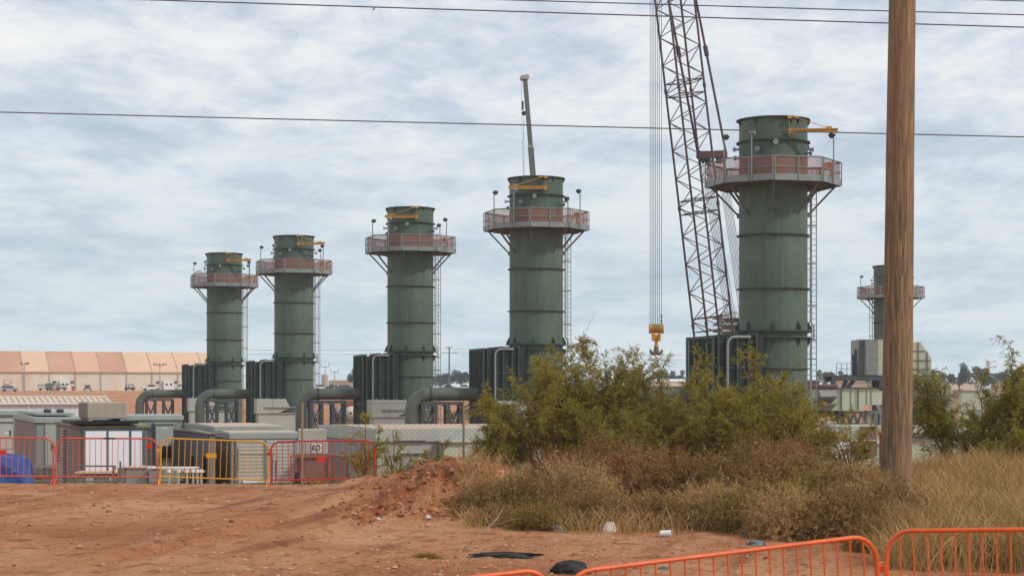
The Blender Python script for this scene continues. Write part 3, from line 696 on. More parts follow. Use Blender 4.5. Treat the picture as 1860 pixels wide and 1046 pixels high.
# ---------------------------------------------------------------- site enclosures
YAW = R(18)
class Encl:
    """box-shaped plant enclosure; its nearest vertical corner stands at pixel xc, distance d"""
    def __init__(s, name, label, cat, xc, d, xl, xr, ytop, body, side, yaw=YAW, group=None, zbase=SITE, top=None, trim=.22, trimmat=None, topmat=None):
        s.xc = PX(xc, d); s.d = d; s.zb = zbase
        s.a = Vector((math.cos(yaw), math.sin(yaw), 0)); s.b = Vector((-math.sin(yaw), math.cos(yaw), 0))
        s.W = s.solve(s.a, xr); s.L = s.solve(s.b, xl); s.Ht = PZ(ytop, d)-zbase
        s.root = empty(name, (s.xc, d, zbase), yaw, label, cat, group)
        m = MB(); m.bb(0, s.W, 0, s.L, 0, s.Ht-trim); m.build('body', body, s.root)
        if side: m = MB(); m.bb(-.03, -.004, .02, s.L-.02, .05, s.Ht-trim-.02); m.build('side_cladding', side, s.root)  # left face gets its own darker colour, shade away from the sun included
        if trim > 0:
            m = MB(); m.bb(-.08, s.W+.08, -.08, s.L+.08, s.Ht-trim, s.Ht-.03); m.build('roof_fascia', trimmat or M['trim'], s.root, bevel=.015)
            m = MB(); m.add([(-.05, -.05, s.Ht-.026), (s.W+.05, -.05, s.Ht-.026), (s.W+.05, s.L*.5, s.Ht+.012), (-.05, s.L*.5, s.Ht+.012), (s.W+.05, s.L+.05, s.Ht-.026), (-.05, s.L+.05, s.Ht-.026)],
                            [(0, 1, 2, 3), (3, 2, 4, 5), (0, 3, 5), (1, 4, 2), (0, 5, 4, 1)]); m.build('roof', topmat or M['roofdust'], s.root)
    def solve(s, dr, px):
        k = (px-CXP)/F
        return (k*s.d-s.xc)/(dr.x-k*dr.y)
    def fx(s, px): return s.solve(s.a, px)
    def fz(s, px, py): return (HOR-py)/F*(s.d+s.a.y*s.fx(px))+EYE-s.zb
    def ly(s, px): return s.solve(s.b, px)
    def lz(s, px, py): return (HOR-py)/F*(s.d+s.b.y*s.ly(px))+EYE-s.zb
    def panel(s, name, x0, x1, y0, y1, mat, out=.03, inn=0., label=None, parent=None, bevel=0.):
        X0, X1 = s.fx(x0), s.fx(x1); Z0, Z1 = s.fz((x0+x1)/2, y1), s.fz((x0+x1)/2, y0)
        m = MB(); m.bb(X0, X1, -out, -.003-inn, max(Z0, .03), Z1); o = m.build(name, mat, parent or s.root, bevel=bevel)
        if label: o['label'] = label
        return o
    def spanel(s, name, x0, x1, y0, y1, mat, out=.06, inn=.0):
        Y0, Y1 = s.ly(x0), s.ly(x1); Z0, Z1 = s.lz((x0+x1)/2, y1), s.lz((x0+x1)/2, y0)
        m = MB(); m.bb(-out, -.034-inn, Y0, Y1, max(Z0, .03), Z1); return m.build(name, mat, s.root)
    def door(s, x0, x1, y0, y1, mat, edge=.035):
        """a door leaf with a raised frame round it and a handle"""
        d_ = s.panel('door', x0, x1, y0, y1, mat, .035)
        X0, X1 = s.fx(x0), s.fx(x1); Z0, Z1 = max(s.fz((x0+x1)/2, y1), .03), s.fz((x0+x1)/2, y0)
        m = MB(); m.bb(X0-.05, X0, -.05, -.003, Z0, Z1+.05); m.bb(X1, X1+.05, -.05, -.003, Z0, Z1+.05); m.bb(X0, X1, -.05, -.003, Z1, Z1+.05)
        m.build('door_frame', M['trim'], d_)
        m = MB(); m.bb(X1-.16, X1-.10, -.08, -.036, (Z0+Z1)/2-.12, (Z0+Z1)/2+.12); m.build('handle', M['dark'], d_)

e = Encl('equipment_enclosure', 'pale grey-green enclosure with small windowed door at the far left edge, behind the blue tarp', 'enclosure', -18, 87, -34, 66, 745, M['pale'], None, topmat=M['pale'])
e.door(-12, 24, 757, 815, M['pale']); e.panel('notice', 3, 8, 779, 785, M['white']); e.panel('window', 10.5, 15.5, 776, 781, M['black']); e.panel('notice', 8, 11, 785, 788, M['white'], .04); e.panel('notice', 12.5, 15.5, 785, 788, M['white'], .04)
e.panel('ledge', -18, 24, 755.5, 757, M['dark'], .08); e.panel('ledge', -18, 24, 766, 767.5, M['dark'], .08)
e = Encl('equipment_enclosure', 'grey enclosure with shade-darkened left side and two roof fans, near the left edge', 'enclosure', 66, 70, 27, 146, 757, M['grey'], M['side'], topmat=M['trim'])
e.door(84, 102, 770, 850, M['pale']); e.panel('ledge', 82, 104, 769, 770, M['trim'], .06)
e.panel('switch_box', 120, 136, 800, 830, M['trim'], .2)
r_ = MB(); r_.bb(.1, e.W-.1, 1.6, e.L-.1, e.Ht+.04, e.Ht+.12); r_.build('upper_roof', M['grey'], e.root)
for q in (72, 96):
    f_ = MB(); x_ = e.fx(q); f_.lathe([(.01, .0), (.11, 0), (.14, .02), (.14, .11), (.11, .14), (.01, .14)], 18, (x_+.45, 2.3, e.Ht+.13)); f_.build('roof_fan', M['dark'], e.root)
# grey block behind, with cabinet
e = Encl('equipment_enclosure', 'long grey-green enclosure behind the white-panelled cabin, with a utility cabinet on its front', 'enclosure', 215, 68, 200, 329, 753, M['grey'], None, trim=.2, topmat=M['trim'])
c_ = e.panel('utility_cabinet', 280, 313, 768, 850, M['pale'], .35, bevel=.02)
e.panel('vent', 288, 309, 809, 832, M['black'], .37, .352, parent=c_); e.panel('ledge', 286, 311, 832, 834, M['trim'], .42, .352, parent=c_); e.panel('ledge', 278, 315, 767, 769.5, M['trim'], .42, parent=c_)
e.panel('nameplate', 293, 301, 775.5, 777.5, M['white'], .362, .352, parent=c_)
e.panel('downpipe', 268, 280, 775, 860, M['galvdark'], .2)
# white-panelled cabin
e = Encl('control_cabin', 'cabin with three white panels in a blue frame and a brown side with ladder rungs', 'cabin', 148, 60, 104, 268, 771, M['olive'], M['brownsheet'], trim=.12, trimmat=M['olive'], topmat=M['olive'])
bf = e.panel('window_frame', 150.5, 263, 776.5, 862, M['blueframe'], .05)
for a, b_ in ((155, 192.5), (197, 233.5), (238.5, 257.5)): e.panel('white_panel', a, b_, 782.5, 859, M['whitepanel'], .065, .052, parent=bf)
z_ = 778
while z_ < 880: e.spanel('rung', 116.5, 122, z_, z_+2., M['roofdust'], .14); z_ += 5.4
sl = MB(); sl.bb(e.fx(127), e.fx(250), -.2, 2.9, e.Ht+.02, e.Ht+.12); sl.build('roof_slab', M['black'], e.root)
# duct lying on the cabin roof
tb = empty('roof_duct', (e.root.location+e.a*e.fx(158)-e.b*.05+Vector((0, 0, e.Ht+.125))), YAW, 'tan box duct lying on the dark slab above the white-panelled cabin', 'duct')
m = MB(); m.bb(-.25, 1.33, -.3, 1.0, .12, .62); 
m = MB(); x1_ = e.fx(230)-e.fx(158); m.bb(0, x1_, 0, 2.6, .05, .58); m.build('duct_body', M['tan'], tb, bevel=.03)
m = MB(); m.bb(-.03, -.004, .04, 2.56, .08, .55); m.build('shaded_end', M['side'], tb)  # left end sheet in the brown that carries the shade
m = MB(); m.bb(.05, .15, -.04, 2.6, 0.0, .045); m.bb(x1_-.2, x1_-.1, -.04, 2.6, 0.0, .045); m.build('bearer', M['concrete'], tb)
# step-roofed container
e = Encl('equipment_enclosure', 'enclosure with slatted louvre doors and a brown left side, behind the yellow barrier', 'enclosure', 420, 58, 390, 543, 784, M['grey'], M['brownsheet'])
for a, b_ in ((429, 480), (482.5, 534)):
    l_ = e.panel('louvre_door', a, b_, 797, 884, M['louver'], .05)
    X0, X1 = e.fx(a), e.fx(b_); Z1 = e.fz((a+b_)/2, 797); m = MB()
    m.bb(X0-.03, X0+.02, -.07, -.052, .1, Z1); m.bb(X1-.02, X1+.03, -.07, -.052, .1, Z1); m.bb(X0-.03, X1+.03, -.071, -.053, Z1, Z1+.05); m.build('door_frame', M['galv'], l_)
for q in (459, 506): e.panel('bracket', q, q+1.5, 789, 796, M['dark'], .06)
e.panel('sill', 440, 530, 870, 876, M['white'], .1)
e = Encl('equipment_enclosure', 'taller dark brown-sided enclosure with a stepped roof, directly behind the louvre-door enclosure', 'enclosure', 392, 62.5, 334, 514, 772.5, M['grey'], M['brownsheet'])
e = Encl('equipment_enclosure', 'low dark blue-brown enclosure end behind the left part of the yellow barrier', 'enclosure', 380, 57, 316, 391, 785, M['side'], M['slate'], trim=.06, trimmat=M['side'], topmat=M['side'])
for q in (352, 375): e.spanel('conduit', q, q+1.4, 828, 880, M['black'], .12)
# right-centre enclosure behind the fence
e = Encl('equipment_enclosure', 'long pale enclosure behind the chain-link fence with a ledged doorway, right of the red barrier', 'enclosure', 685, 52.5, 583, 1010, 776.5, M['pale'], M['grey'], trim=.40, trimmat=M['pale'])
e.panel('ledge', 716, 771, 799.5, 801.5, M['dark'], .1); e.panel('ledge', 728, 771, 823, 825, M['dark'], .1); e.door(731, 770, 826, 880, M['pale'])
e.panel('notice', 733, 744, 844, 857, M['paperblue'], .07); e.panel('notice', 745, 755, 846, 856, M['rust'], .07)
e.panel('frame_post', 793, 801, 800, 880, M['side'], .3); c_ = e.panel('utility_cabinet', 801, 846, 802, 880, M['cream'], .28); e.panel('ledge', 793, 848, 799, 802.5, M['cream'], .4, parent=c_)
e.spanel('side_door', 597, 634, 826, 880, M['side'], .1); e.spanel('ledge', 596, 635, 824.5, 826.5, M['concrete'], .16)
# tie piece: nothing lit twice; pale low block in front of the second enclosure
e = Encl('equipment_enclosure', 'low pale enclosure behind the tree at the right edge, beyond the wooden pole', 'enclosure', 1648, 72, 1640, 1905, 772, M['cream'], None, trim=.3, trimmat=M['cream'], yaw=R(6))
e.panel('ledge', 1650, 1900, 790, 794, M['steel'], .1); e.panel('ledge', 1650, 1900, 797, 799, M['side'], .12)
for a, b_ in ((1690, 1722), (1740, 1772), (1800, 1836)): e.panel('access_panel', a, b_, 806, 850, M['pale'], .05)
e = Encl('equipment_enclosure', 'low brown and white plant skid right behind the thicket, left of the wooden pole', 'enclosure', 1478, 74, 1470, 1602, 800, M['cream'], None, trim=.15, trimmat=M['white'], yaw=R(6))
e.panel('access_panel', 1486, 1540, 812, 830, M['white'], .3); e.panel('access_panel', 1548, 1592, 800, 826, M['houseroof'], .1)
for q in (1496, 1516): e.panel('cylinder_stub', q, q+6, 786, 800, M['galv'], .3)

# orange equipment rig behind the red barrier
o = empty('orange_generator', (PX(563, 50.5), 50.5, SITE), R(8), 'orange machine with a white top panel behind the red barrier', 'machine')
s_ = F/50.5
m = MB(); m.bb(-1.25*.28, .47, -.1, .9, .9, 1.32); m.build('body', M['houseroof'], o, bevel=.02)
m = MB(); m.bb(-.36, .48, -.12, .92, 1.36, 1.62); m.bb(-.3, .44, .1, .8, 1.62, 1.85); m.build('white_housing', M['concrete'], o, bevel=.02)
m = MB(); m.bb(.02, .30, -.135, -.123, 1.41, 1.57); m.build('sign_panel', M['white'], o)
def text(txt, size, loc, rot, mat, parent, name='lettering'):
    cu = bpy.data.curves.new(name, 'FONT'); cu.body = txt; cu.size = size; cu.extrude = .004; cu.align_x = 'CENTER'; cu.align_y = 'CENTER'; cu.offset = .008
    t = bpy.data.objects.new('tmp', cu); COL.objects.link(t); dg = bpy.context.evaluated_depsgraph_get()
    me = bpy.data.meshes.new_from_object(t.evaluated_get(dg)); bpy.data.objects.remove(t); me.materials.clear(); me.materials.append(mat)
    ob = bpy.data.objects.new(name, me); COL.objects.link(ob); ob.parent = parent; ob.location = loc; ob.rotation_euler = rot; return ob
o.scale[2] = 1.38
text('KO', .15, (.16, -.142, 1.49), (R(90), 0, 0), M['galvdark'], o)
m = MB()
for z in (.35, .85, 1.34): m.bar((-.5, -.16, z), (.52, -.16, z), .04)
for x in (-.5, .52, -.2): m.bar((x, -.16, 0), (x, -.16, 1.36), .045)
m.build('frame', M['rust'], o)
m = MB(); m.bb(-.3, .45, 0, .8, .0, .82); m.build('engine', M['dark'], o, bevel=.03)
m = MB(); m.prism([(.1, .3), (.5, .3), (.5, .82), (.1, .5)], -.14, -.105); m.build('guard_plate', M['concrete'], o)

# navy draped bundle
rng = np.random.default_rng(3)
def lump(name, loc, dims, mat, seed, label, cat, n=20, m_=14, amp=.12, power=1., parent=None):
    r = random.Random(seed); mb = MB(); rows = []
    off = r.random()*50
    for i in range(m_+1):
        t = i/m_; ph = t*math.pi/2
        for j in range(n):
            a = 2*math.pi*j/n
            rr = math.cos(ph)**power
            k_ = 1+amp*3*float(fbm(np.array(math.cos(a)*1.7+off), np.array(math.sin(a)*1.7+t*2.5), 1.3, 4, seed))
            mb.v.append((dims[0]/2*rr*math.cos(a)*k_, dims[1]/2*rr*math.sin(a)*k_, dims[2]*math.sin(ph)*(1+amp*.6*(k_-1))))
    for i in range(m_):
        for j in range(n): mb.f.append((i*n+j, i*n+(j+1) % n, (i+1)*n+(j+1) % n, (i+1)*n+j))
    mb.f.append(tuple(reversed(range(n))))
    ob = mb.build(name, mat, parent, smooth=True, loc=loc)
    if cat: tag(ob, label, cat)
    return ob
lump('covered_bundle', (PX(541, 46.2), 46.2, Hs(PX(541, 46.2), 46.2)-.15), (.30, .35, .72), M['navy'], 3, 'dark navy covered bundle with a pointed top behind the red barrier', 'bundle', power=.8)
# blue tarpaulin pile
bt = lump('tarpaulin', (PX(8, 46.5)-.3, 46.9, Hs(-12, 46.9)-.35), (2.15, 1.5, 1.55), M['bluetarp'], 8, 'blue tarpaulin draped over a pile at the left edge behind the first red barrier', 'tarpaulin', 56, 30, .20, .42)
# pallets + brown scrap
def pallet(px, d, z0, lab):
    o = empty('pallet', (PX(px, d), d, z0), R(5), lab, 'pallet', 'wooden pallets behind the barriers')
    for z in (.14, .0):
        m = MB()
        for k_ in range(5): m.bb(-.5, .5, -.4+k_*.19, -.28+k_*.19, z, z+.022)
        m.build('deck_board', M['wood'], o)
    for x in (-.45, 0, .45):
        m = MB(); m.bb(x-.05, x+.05, -.4, .48, .024, .138); m.build('bearer', M['wood'], o)
    return o
zz = Hs(PX(68, 48), 48)
pallet(66, 47.6, Hs(PX(66, 47.6), 47.6)+.05, 'lower of two wooden pallets right of the blue tarpaulin'); pallet(70, 47.6, Hs(PX(66, 47.6), 47.6)+.22, 'upper of two wooden pallets right of the blue tarpaulin')
o = empty('scrap_rack', (PX(72, 48.2), 48.2, SITE), R(6), 'steel rack holding rusty brown scrap parts right of the blue tarpaulin', 'rack')
m = MB()
for z in (1.3, 1.65): m.bar((-.35, 0, z), (.42, 0, z), .03); m.bar((-.35, .5, z), (.42, .5, z), .03)
for x in (-.35, .42):
    for y in (0, .5): m.bar((x, y, 0), (x, y, 1.75), .035)
m.build('frame', M['galv'], o)
m = MB(); r = random.Random(4)
for k_ in range(16): p_ = Vector((r.uniform(-.3, .35), r.uniform(0, .45), r.uniform(.75, 1.45))); m.box(p_, (r.uniform(.1, .4), r.uniform(.05, .2), r.uniform(.04, .14)), mat=Matrix.Rotation(r.uniform(-.7, .7), 3, 'Y'))
m.bb(-.34, .4, .0, .5, .68, .74); m.build('scrap_part', M['rust'], o)
# green-grey skid boxes below the cabin
def boxy(name, lab, cat, x0, x1, y0, y1, d, dep, mat, extra=None, group=None, bev=.02):
    o = empty(name, (PX(x0, d), d, PZ(y1, d)), 0, lab, cat, group); w = (x1-x0)/F*d; h = (y1-y0)/F*d
    m = MB(); m.bb(0, w, 0, dep, 0, h); m.build('body', mat, o, bevel=bev); return o, w, h
o, w, h = boxy('cable_box', 'grey-green metal crate with a wooden lid in front of the white panels', 'crate', 227, 267, 850, 884, 52, 1., M['grey'])
m = MB(); m.bb(-.03, w+.03, -.04, 1.04, h+.002, h+.03); m.build('lid', M['roofdust'], o)
m = MB(); m.bb(-.2, -.004, -.02, 1.0, 0, h+.01); m.build('end_panel', M['maroon' if 0 else 'side'], o)
o, w, h = boxy('transformer_skid', 'low pale green skid with two small pale boxes under the white panels', 'skid', 144, 224, 862, 890, 53, .8, M['grey'])
for a in (.2, .85): m = MB(); m.bb(a, a+.2, -.08, -.004, .12, .38); m.build('junction_box', M['pale'], o)
m = MB(); m.bb(-.12, w+.05, -.1, .9, h+.03, h+.08); m.build('top_plate', M['roofdust'], o)
o, w, h = boxy('cable_box', 'grey flat-topped crate left of the rack of white standpipes', 'crate', 270, 322, 852, 876, 51.5, .9, M['grey'])
m = MB(); m.bb(-.02, w+.5, -.04, .6, h+.02, h+.05); m.build('lid', M['white'], o)
o = empty('standpipe_rack', (PX(345, 50.5), 50.5, Hs(PX(345, 50.5), 50.5)), 0, 'rack of white-capped standpipes behind the yellow barrier', 'pipe rack')
m = MB(); z0 = PZ(855, 50.5)-o.location.z
m.bar((-.75, 0, z0+.05), (.35, 0, z0-.02), .05); m.bar((-.75, .3, z0+.05), (.35, .3, z0-.02), .05); m.bar((-.1, 0, z0-.45), (.45, 0, z0-.45), .05)
m.build('rail', M['pale'], o)
for x in (-.55, -.3, -.08, .08, .2, .3):
    m = MB(); m.tube([(x, 0, 0), (x, 0, z0)], .03, 8); p = m.build('standpipe', M['pale'], o); m = MB(); m.lathe([(0.001, z0+.05), (.05, z0+.04), (.06, z0-.04), (.001, z0-.05)], 10, (x, 0, 0)); m.build('cap', M['white'], p)
m = MB(); m.bb(.35, 1.5, .1, .8, .0, .32); m.build('base_block', M['pale'], o, bevel=.03)
# hand railing in front of the white panels
o = empty('handrail', (PX(140, 49.5), 49.5, Hs(PX(140, 49.5), 49.5)), 0, 'grey tubular handrail in front of the white-panelled cabin', 'handrail')
m = MB(); za = PZ(846, 49.5)-o.location.z; m.tube([(0, 0, za), (1.0, 0, za), (1.0, 0, za-.1)], .022, 6); m.tube([(-.1, 0, za-.4), (1.2, 0, za-.4)], .02, 6); m.build('rail', M['rail_grey'], o)
for x in (-.08, .95, 1.12): m = MB(); m.tube([(x, 0, 0), (x, 0, za+(.12 if x > 1 else .02))], .025, 6); m.build('post', M['rail_grey'], o)
# metal frames in front of louvre enclosure
o = empty('handrail', (PX(425, 49.5), 49.5, Hs(PX(425, 49.5), 49.5)), 0, 'thin grey pipe guard frame in front of the louvre doors', 'handrail')
m = MB(); za = PZ(825, 49.5)-o.location.z
m.tube([(-.1, 0, za), (1.05, 0, za)], .02, 6); m.tube([(-.1, 0, za-.3), (.1, 0, za-.3)], .02, 6); m.build('rail', M['rail_grey'], o)
for x, t_ in ((.1, .15), (.99, .08), (1.08, -.15)): m = MB(); m.tube([(x, 0, 0), (x, 0, za+t_)], .022, 6); m.build('post', M['rail_grey'], o)

# ---------------------------------------------------------------- crowd barriers
def barrier(L=2.3, nb=17, Ht=1.08):
    """local frame: x along the panel, z up; made as parts of an empty"""
    root = empty('crowd_barrier', (0, 0, 0)); r = .21; t = .019
    m = MB(); pts = [(0, 0, .0), (0, 0, Ht-r)]+[(r-r*math.cos(R(a)), 0, Ht-r+r*math.sin(R(a))) for a in (15, 30, 45, 60, 75)]+[(r, 0, Ht)]
    pts += [(L-x, 0, z) for (x, y, z) in reversed(pts)]
    m.tube(pts, t, 8); m.tube([(0, 0, .20), (L, 0, .20)], t*.9, 8); m.build('tube_frame', M['orange'], root, smooth=True)
    for i in range(nb):
        x = L*(i+1)/(nb+1); zt = Ht if r < x < L-r else Ht-r+math.sqrt(max(0, r*r-(r-min(x, L-x))**2))
        m = MB(); m.tube([(x, 0, .2), (x, 0, zt-.01)], .0075, 6); m.build('bar', M['orange'], root)
    for x in (0.0, L):
        m = MB(); m.tube([(x, -.25, .0), (x, -.2, .06), (x, -.08, .13), (x, .08, .13), (x, .2, .06), (x, .25, .0)], .017, 7); m.build('foot', M['orange'], root, smooth=True)
    m = MB(); m.tube([(L, 0, .86), (L+.05, 0, .87), (L+.075, 0, .85), (L+.075, 0, .70)], .008, 6); m.build('hook', M['orange'], root)
    m = MB(); m.bb(-.095, -.0, -.02, .02, .76, .82); m.build('coupling', M['orange'], root, bevel=.004)
    return root
def setmat(root, mat, skip=()):
    for c in kids(root):
        if c.type == 'MESH' and c.name.split('.')[0] not in skip:
            c.material_slots[0].link = 'OBJECT'; c.material_slots[0].material = mat
def place(root, A, B):
    A = Vector(A); B = Vector(B); d_ = B-A; root.location = A
    root.rotation_euler = (0, -math.atan2(d_.z, math.hypot(d_.x, d_.y)), math.atan2(d_.y, d_.x))
DB = 42.8
def bpos(px, py, d): p = P(px, py, d); return p
far_b = barrier(2.27, 17, 1.06)
fb = [((-96, 880), (96.5, 881), M['salmon'], 'pink-red crowd barrier at the left edge in front of the blue tarpaulin'),
      ((101.5, 881.5), (285.5, 882), M['salmon'], 'salmon crowd barrier in front of the white-panelled cabin'),
      ((290, 881.5), (486, 888), M['byellow'], 'yellow crowd barrier beside the salmon one'),
      ((493, 888), (681, 885), M['red'], 'dark red crowd barrier at the right end of the row, partly behind a thin bush')]
for i, (a, b_, mt, lab) in enumerate(fb):
    o = far_b if i == 0 else copy_tree(far_b)
    A, B = bpos(*a, DB), bpos(*b_, DB+.1); place(o, A, B); o.scale[0] = (B-A).length/2.27
    setmat(o, mt); tag(o, lab, 'barrier', 'crowd barriers in a row before the plant')
fbs = [q for q in bpy.data.objects if q.type == 'EMPTY' and q.name.startswith('crowd_barrier')]
for i, o in enumerate(fbs):
    m = MB(); k0 = {0: 9, 1: 14, 2: 7, 3: 9}[i]; x0 = 2.27*k0/18
    m.bb(*((1.04, 1.26), (2.03, 2.14), (.95, 1.17), (1.0, 1.2))[i], -.012, .012, *((.68, .78), (.84, .95), (.66, .76), (.60, .70))[i])
    m.build('name_plate', M['plate_yellow'] if i == 2 else M['plate_red'], o)
    if i == 1: m = MB(); m.tube([(1.06, 0, 1.06), (1.32, 0, 1.06)], .0215, 8); m.build('tape', M['dark'], o)
near = barrier(2.6, 21, 1.10)
def nearz(px, py, d): return PZ(py, d)-1.10
nb_ = [((1040, 1039, 14.3), (1602, 970, 15.7), 'long orange crowd barrier in the foreground, its right end curving down beside its neighbour'),
       ((1616, 964, 15.75), (2180, 958, 15.2), 'orange crowd barrier in the foreground at the right edge'),
       ((450, 1096, 13.3), (1015, 1031, 14.2), 'orange crowd barrier of which only the rounded end shows at the bottom edge')]
for i, (a, b_, lab) in enumerate(nb_):
    o = near if i == 0 else copy_tree(near)
    A = P(a[0], a[1], a[2])-Vector((0, 0, 1.10)); B = P(b_[0], b_[1], b_[2])-Vector((0, 0, 1.10))
    place(o, A, B); o.scale[0] = (B-A).length/2.6
    tag(o, lab, 'barrier', 'orange crowd barriers in the foreground')

# ---------------------------------------------------------------- chain-link fence
fo = empty('chain_link_fence', (PX(549, 46.), 46., 0), 0, 'chain-link fence with rusty posts running behind the bushes to the right edge', 'fence')
def fz_(x): return Hs(x, 46.)
fpx = [549, 842, 1120, 1355, 1600, 1835, 2070]; X0 = PX(549, 46.)
ztop = [PZ(v_, 46.) for v_ in (730, 727, 740, 752, 786, 790, 790)]
for i, q in enumerate(fpx):
    x = PX(q, 46.); m = MB(); zt = ztop[i]; m.tube([(x-X0, 0, fz_(x)-.3), (x-X0, 0, zt)], .028 if q != 1600 else .04, 8); p = m.build('post', M['deadbranch'] if q not in (1600,) else M['rust'], fo)
    if q == 1600: m = MB(); m.lathe([(.001, .05), (.07, .03), (.07, -.03), (.03, -.05)], 10, (x-X0, 0, zt)); m.build('post_cap', M['orange'], p)
wm = MB(); pitch = .125; xe = PX(2070, 46.); hgt = 1.95
def topz(x): return float(np.interp(x, [PX(q, 46.) for q in fpx], ztop))-.05
n_ = int((xe-X0+hgt*1.2)/pitch)
for i in range(n_):
    xs_ = X0-hgt+i*pitch
    for sgn in (1, -1):
        a = xs_ if sgn == 1 else xs_+hgt; b_ = a+sgn*hgt
        lo, hi = X0, xe
        ta, tb = 0., 1.
        if sgn == 1: ta = max(0, (lo-a)/hgt); tb = min(1, (hi-a)/hgt)
        else: ta = max(0, (a-hi)/hgt); tb = min(1, (a-lo)/hgt)
        if tb-ta < .02: continue
        pa = a+sgn*hgt*ta; pb = a+sgn*hgt*tb
        za_ = topz(a)-hgt
        wm.tube([(pa-X0, .035+sgn*.004, za_+hgt*ta), (pb-X0, .035+sgn*.004, topz(b_)-hgt+hgt*tb)], .0022, 3, False)
for k_ in (0, 1.):
    wm.tube([(PX(q, 46.)-X0, .03, ztop[i]-.05-hgt*k_) for i, q in enumerate(fpx)], .006, 4)
wm.build('wire_mesh', M['galvdark'], fo)

# ---------------------------------------------------------------- wooden pole and power lines
dP = 35.
po = empty('utility_pole', (PX(1629, dP), dP, Hs(PX(1629, dP), dP)-.4), 0, 'thick weathered wooden utility pole rising through the right foreground', 'utility pole')
m = MB(); zt = 13.; z_top0 = PZ(0, dP); zb_ = po.location.z
def pole_at(z):
    t = (z-PZ(870, dP))/(z_top0-PZ(870, dP)); return (PX(1628+10.5*t, dP)-po.location.x, (56-8*t)/2/F*dP)
zs = np.linspace(zb_, z_top0+4.5, 24); r_ = random.Random(2)
m.tube([(pole_at(z)[0]+r_.uniform(-.004, .004), 0, z-zb_) for z in zs], [pole_at(z)[1] for z in zs], 28)
m.build('pole_shaft', M['pole'], po, smooth=True)
c_ = MB(); x_, _ = pole_at(z_top0+3.9); c_.box((x_, -.22, z_top0+3.7-zb_), (.12, .12, 2.6)) if 0 else c_.bar((x_, -1.2, z_top0+3.6-zb_), (x_, 1.2, z_top0+3.6-zb_), .1, .12)
c_.build('crossarm', M['pole'], po)
def wire(x0, y0, x1, y1, d, lab, r=.0125, sag=.15):
    A = P(x0-(x1-x0)*.6, y0-(y1-y0)*.6, d); B = P(x1+(x1-x0)*.6, y1+(y1-y0)*.6, d); m = MB(); n = 40
    mid = (A+B)/2
    m.tube([A.lerp(B, i/n)-mid-Vector((0, 0, sag*(4*(i/n)*(1-i/n)-.8))) for i in range(n+1)], r, 6)
    tag(m.build('power_line', M['wire'], None, smooth=True, loc=mid), lab, 'power line', 'overhead power lines')
wire(0, 204, 1860, 249, 40., 'lowest overhead line, crossing in front of the cranes at a third of the height', .013, .02)
wire(0, -8.5, 1860, 50, 40., 'second overhead line from below, starting at the top edge left of centre', .014, .03)
wire(0, -27.5, 1860, 27.5, 38., 'third overhead line from below, parallel just above the second', .012, .03)
wire(0, -57.5, 1860, 2.5, 38., 'topmost overhead line, showing only in the upper right corner', .012, .0)
# bird
b = MB(); b.tube([(-.16, 0, -.02), (-.05, 0, 0), (.06, 0, .02), (.14, 0, .05)], [.008, .04, .045, .01], 8)
b.add([(-.03, 0, .01), (.07, 0, .03), (.14, -.34, .20), (.05, -.36, .18)], [(0, 1, 2, 3)]); b.add([(-.03, 0, .01), (.07, 0, .03), (.05, .3, .12), (-.04, .33, .1)], [(0, 1, 2, 3)])
tag(b.build('bird', M['bird'], None, loc=P(678.5, 17.8, 170.)), 'tiny dark bird flying just under the second overhead line', 'bird')
# ---------------------------------------------------------------- far bank: tent hall, vehicles, masts
def PB(mb, x0, x1, y0, y1, D, dy0, dy1, org):
    """box whose front face spans the given extents at depth D, from dy0 to dy1 behind it"""
    mb.bb(PX(x0, D)-org.x, PX(x1, D)-org.x, D+dy0-org.y, D+dy1-org.y, PZ(y1, D)-org.z, PZ(y0, D)-org.z)
dT = 575.; yawT = R(21)
aT = Vector((math.cos(yawT), math.sin(yawT), 0)); bT = Vector((-math.sin(yawT), math.cos(yawT), 0))
xT = PX(-60, dT); zT = 3.25
tent = empty('tent_hall', (xT, dT, zT), yawT, 'long tan fabric-roofed hall with pale stained walls on the red bank at the left', 'tent hall')
def tsol(px): k = (px-CXP)/F; return (k*dT-xT)/(aT.x-k*aT.y)
LT = tsol(388); hw = 5.6; hr = 6.9; dep = 10.5
m = MB(); m.bb(0, LT, 0, dep*2, -1.5, hw); m.build('wall', M['tentwall'], tent)
seams = [-60, -13.5, 33, 80, 127, 173, 220, 266, 313, 360, 388]; cols = 'ABABBBAAAA'
cols = ['B', 'B', 'A', 'B', 'M', 'B', 'A', 'A', 'A', 'A']
M['tentroofM'] = paint('tent_roof_mid', (.66, .38, .235), .85, 0, .06, .12, 0, (.72, .46, .31), .4)
off = 1.4
for i, c_ in enumerate(cols):
    x0, x1 = tsol(seams[i]+10)-.0, tsol(seams[i+1]+10)
    x1 = min(x1, LT+.3); m = MB(); n = 6; pr = []
    for j in range(n+1):
        t = j/n; bow = .5*math.sin(math.pi*t)
        pr.append((-.4+(dep+.4)*t, hw+.05+(hr-.3)*t+bow))
    for j in range(n+1):
        t = 1-j/n
        if j: pr.append((dep*2-(-.4+(dep+.4)*t), hw+.05+(hr-.3)*t+.5*math.sin(math.pi*t)))
    pr += [(dep*2, hw), (0, hw)]
    m.prism(pr, x0, x1-.05, 'x'); m.build('roof_panel', M['tentroof'+c_], tent)
    m = MB(); m.prism([(a-.0, b+.12) for a, b in pr[:n+1]]+[(a, b-.1) for a, b in reversed(pr[:n+1])], x1-.12, x1+.12, 'x')
    m.build('roof_rib', M['tentrib'], tent)
    m = MB(); m.bb(x1-.15, x1+.15, -.25, -.01, -1.2, hw); m.build('wall_post', M['concrete'], tent)
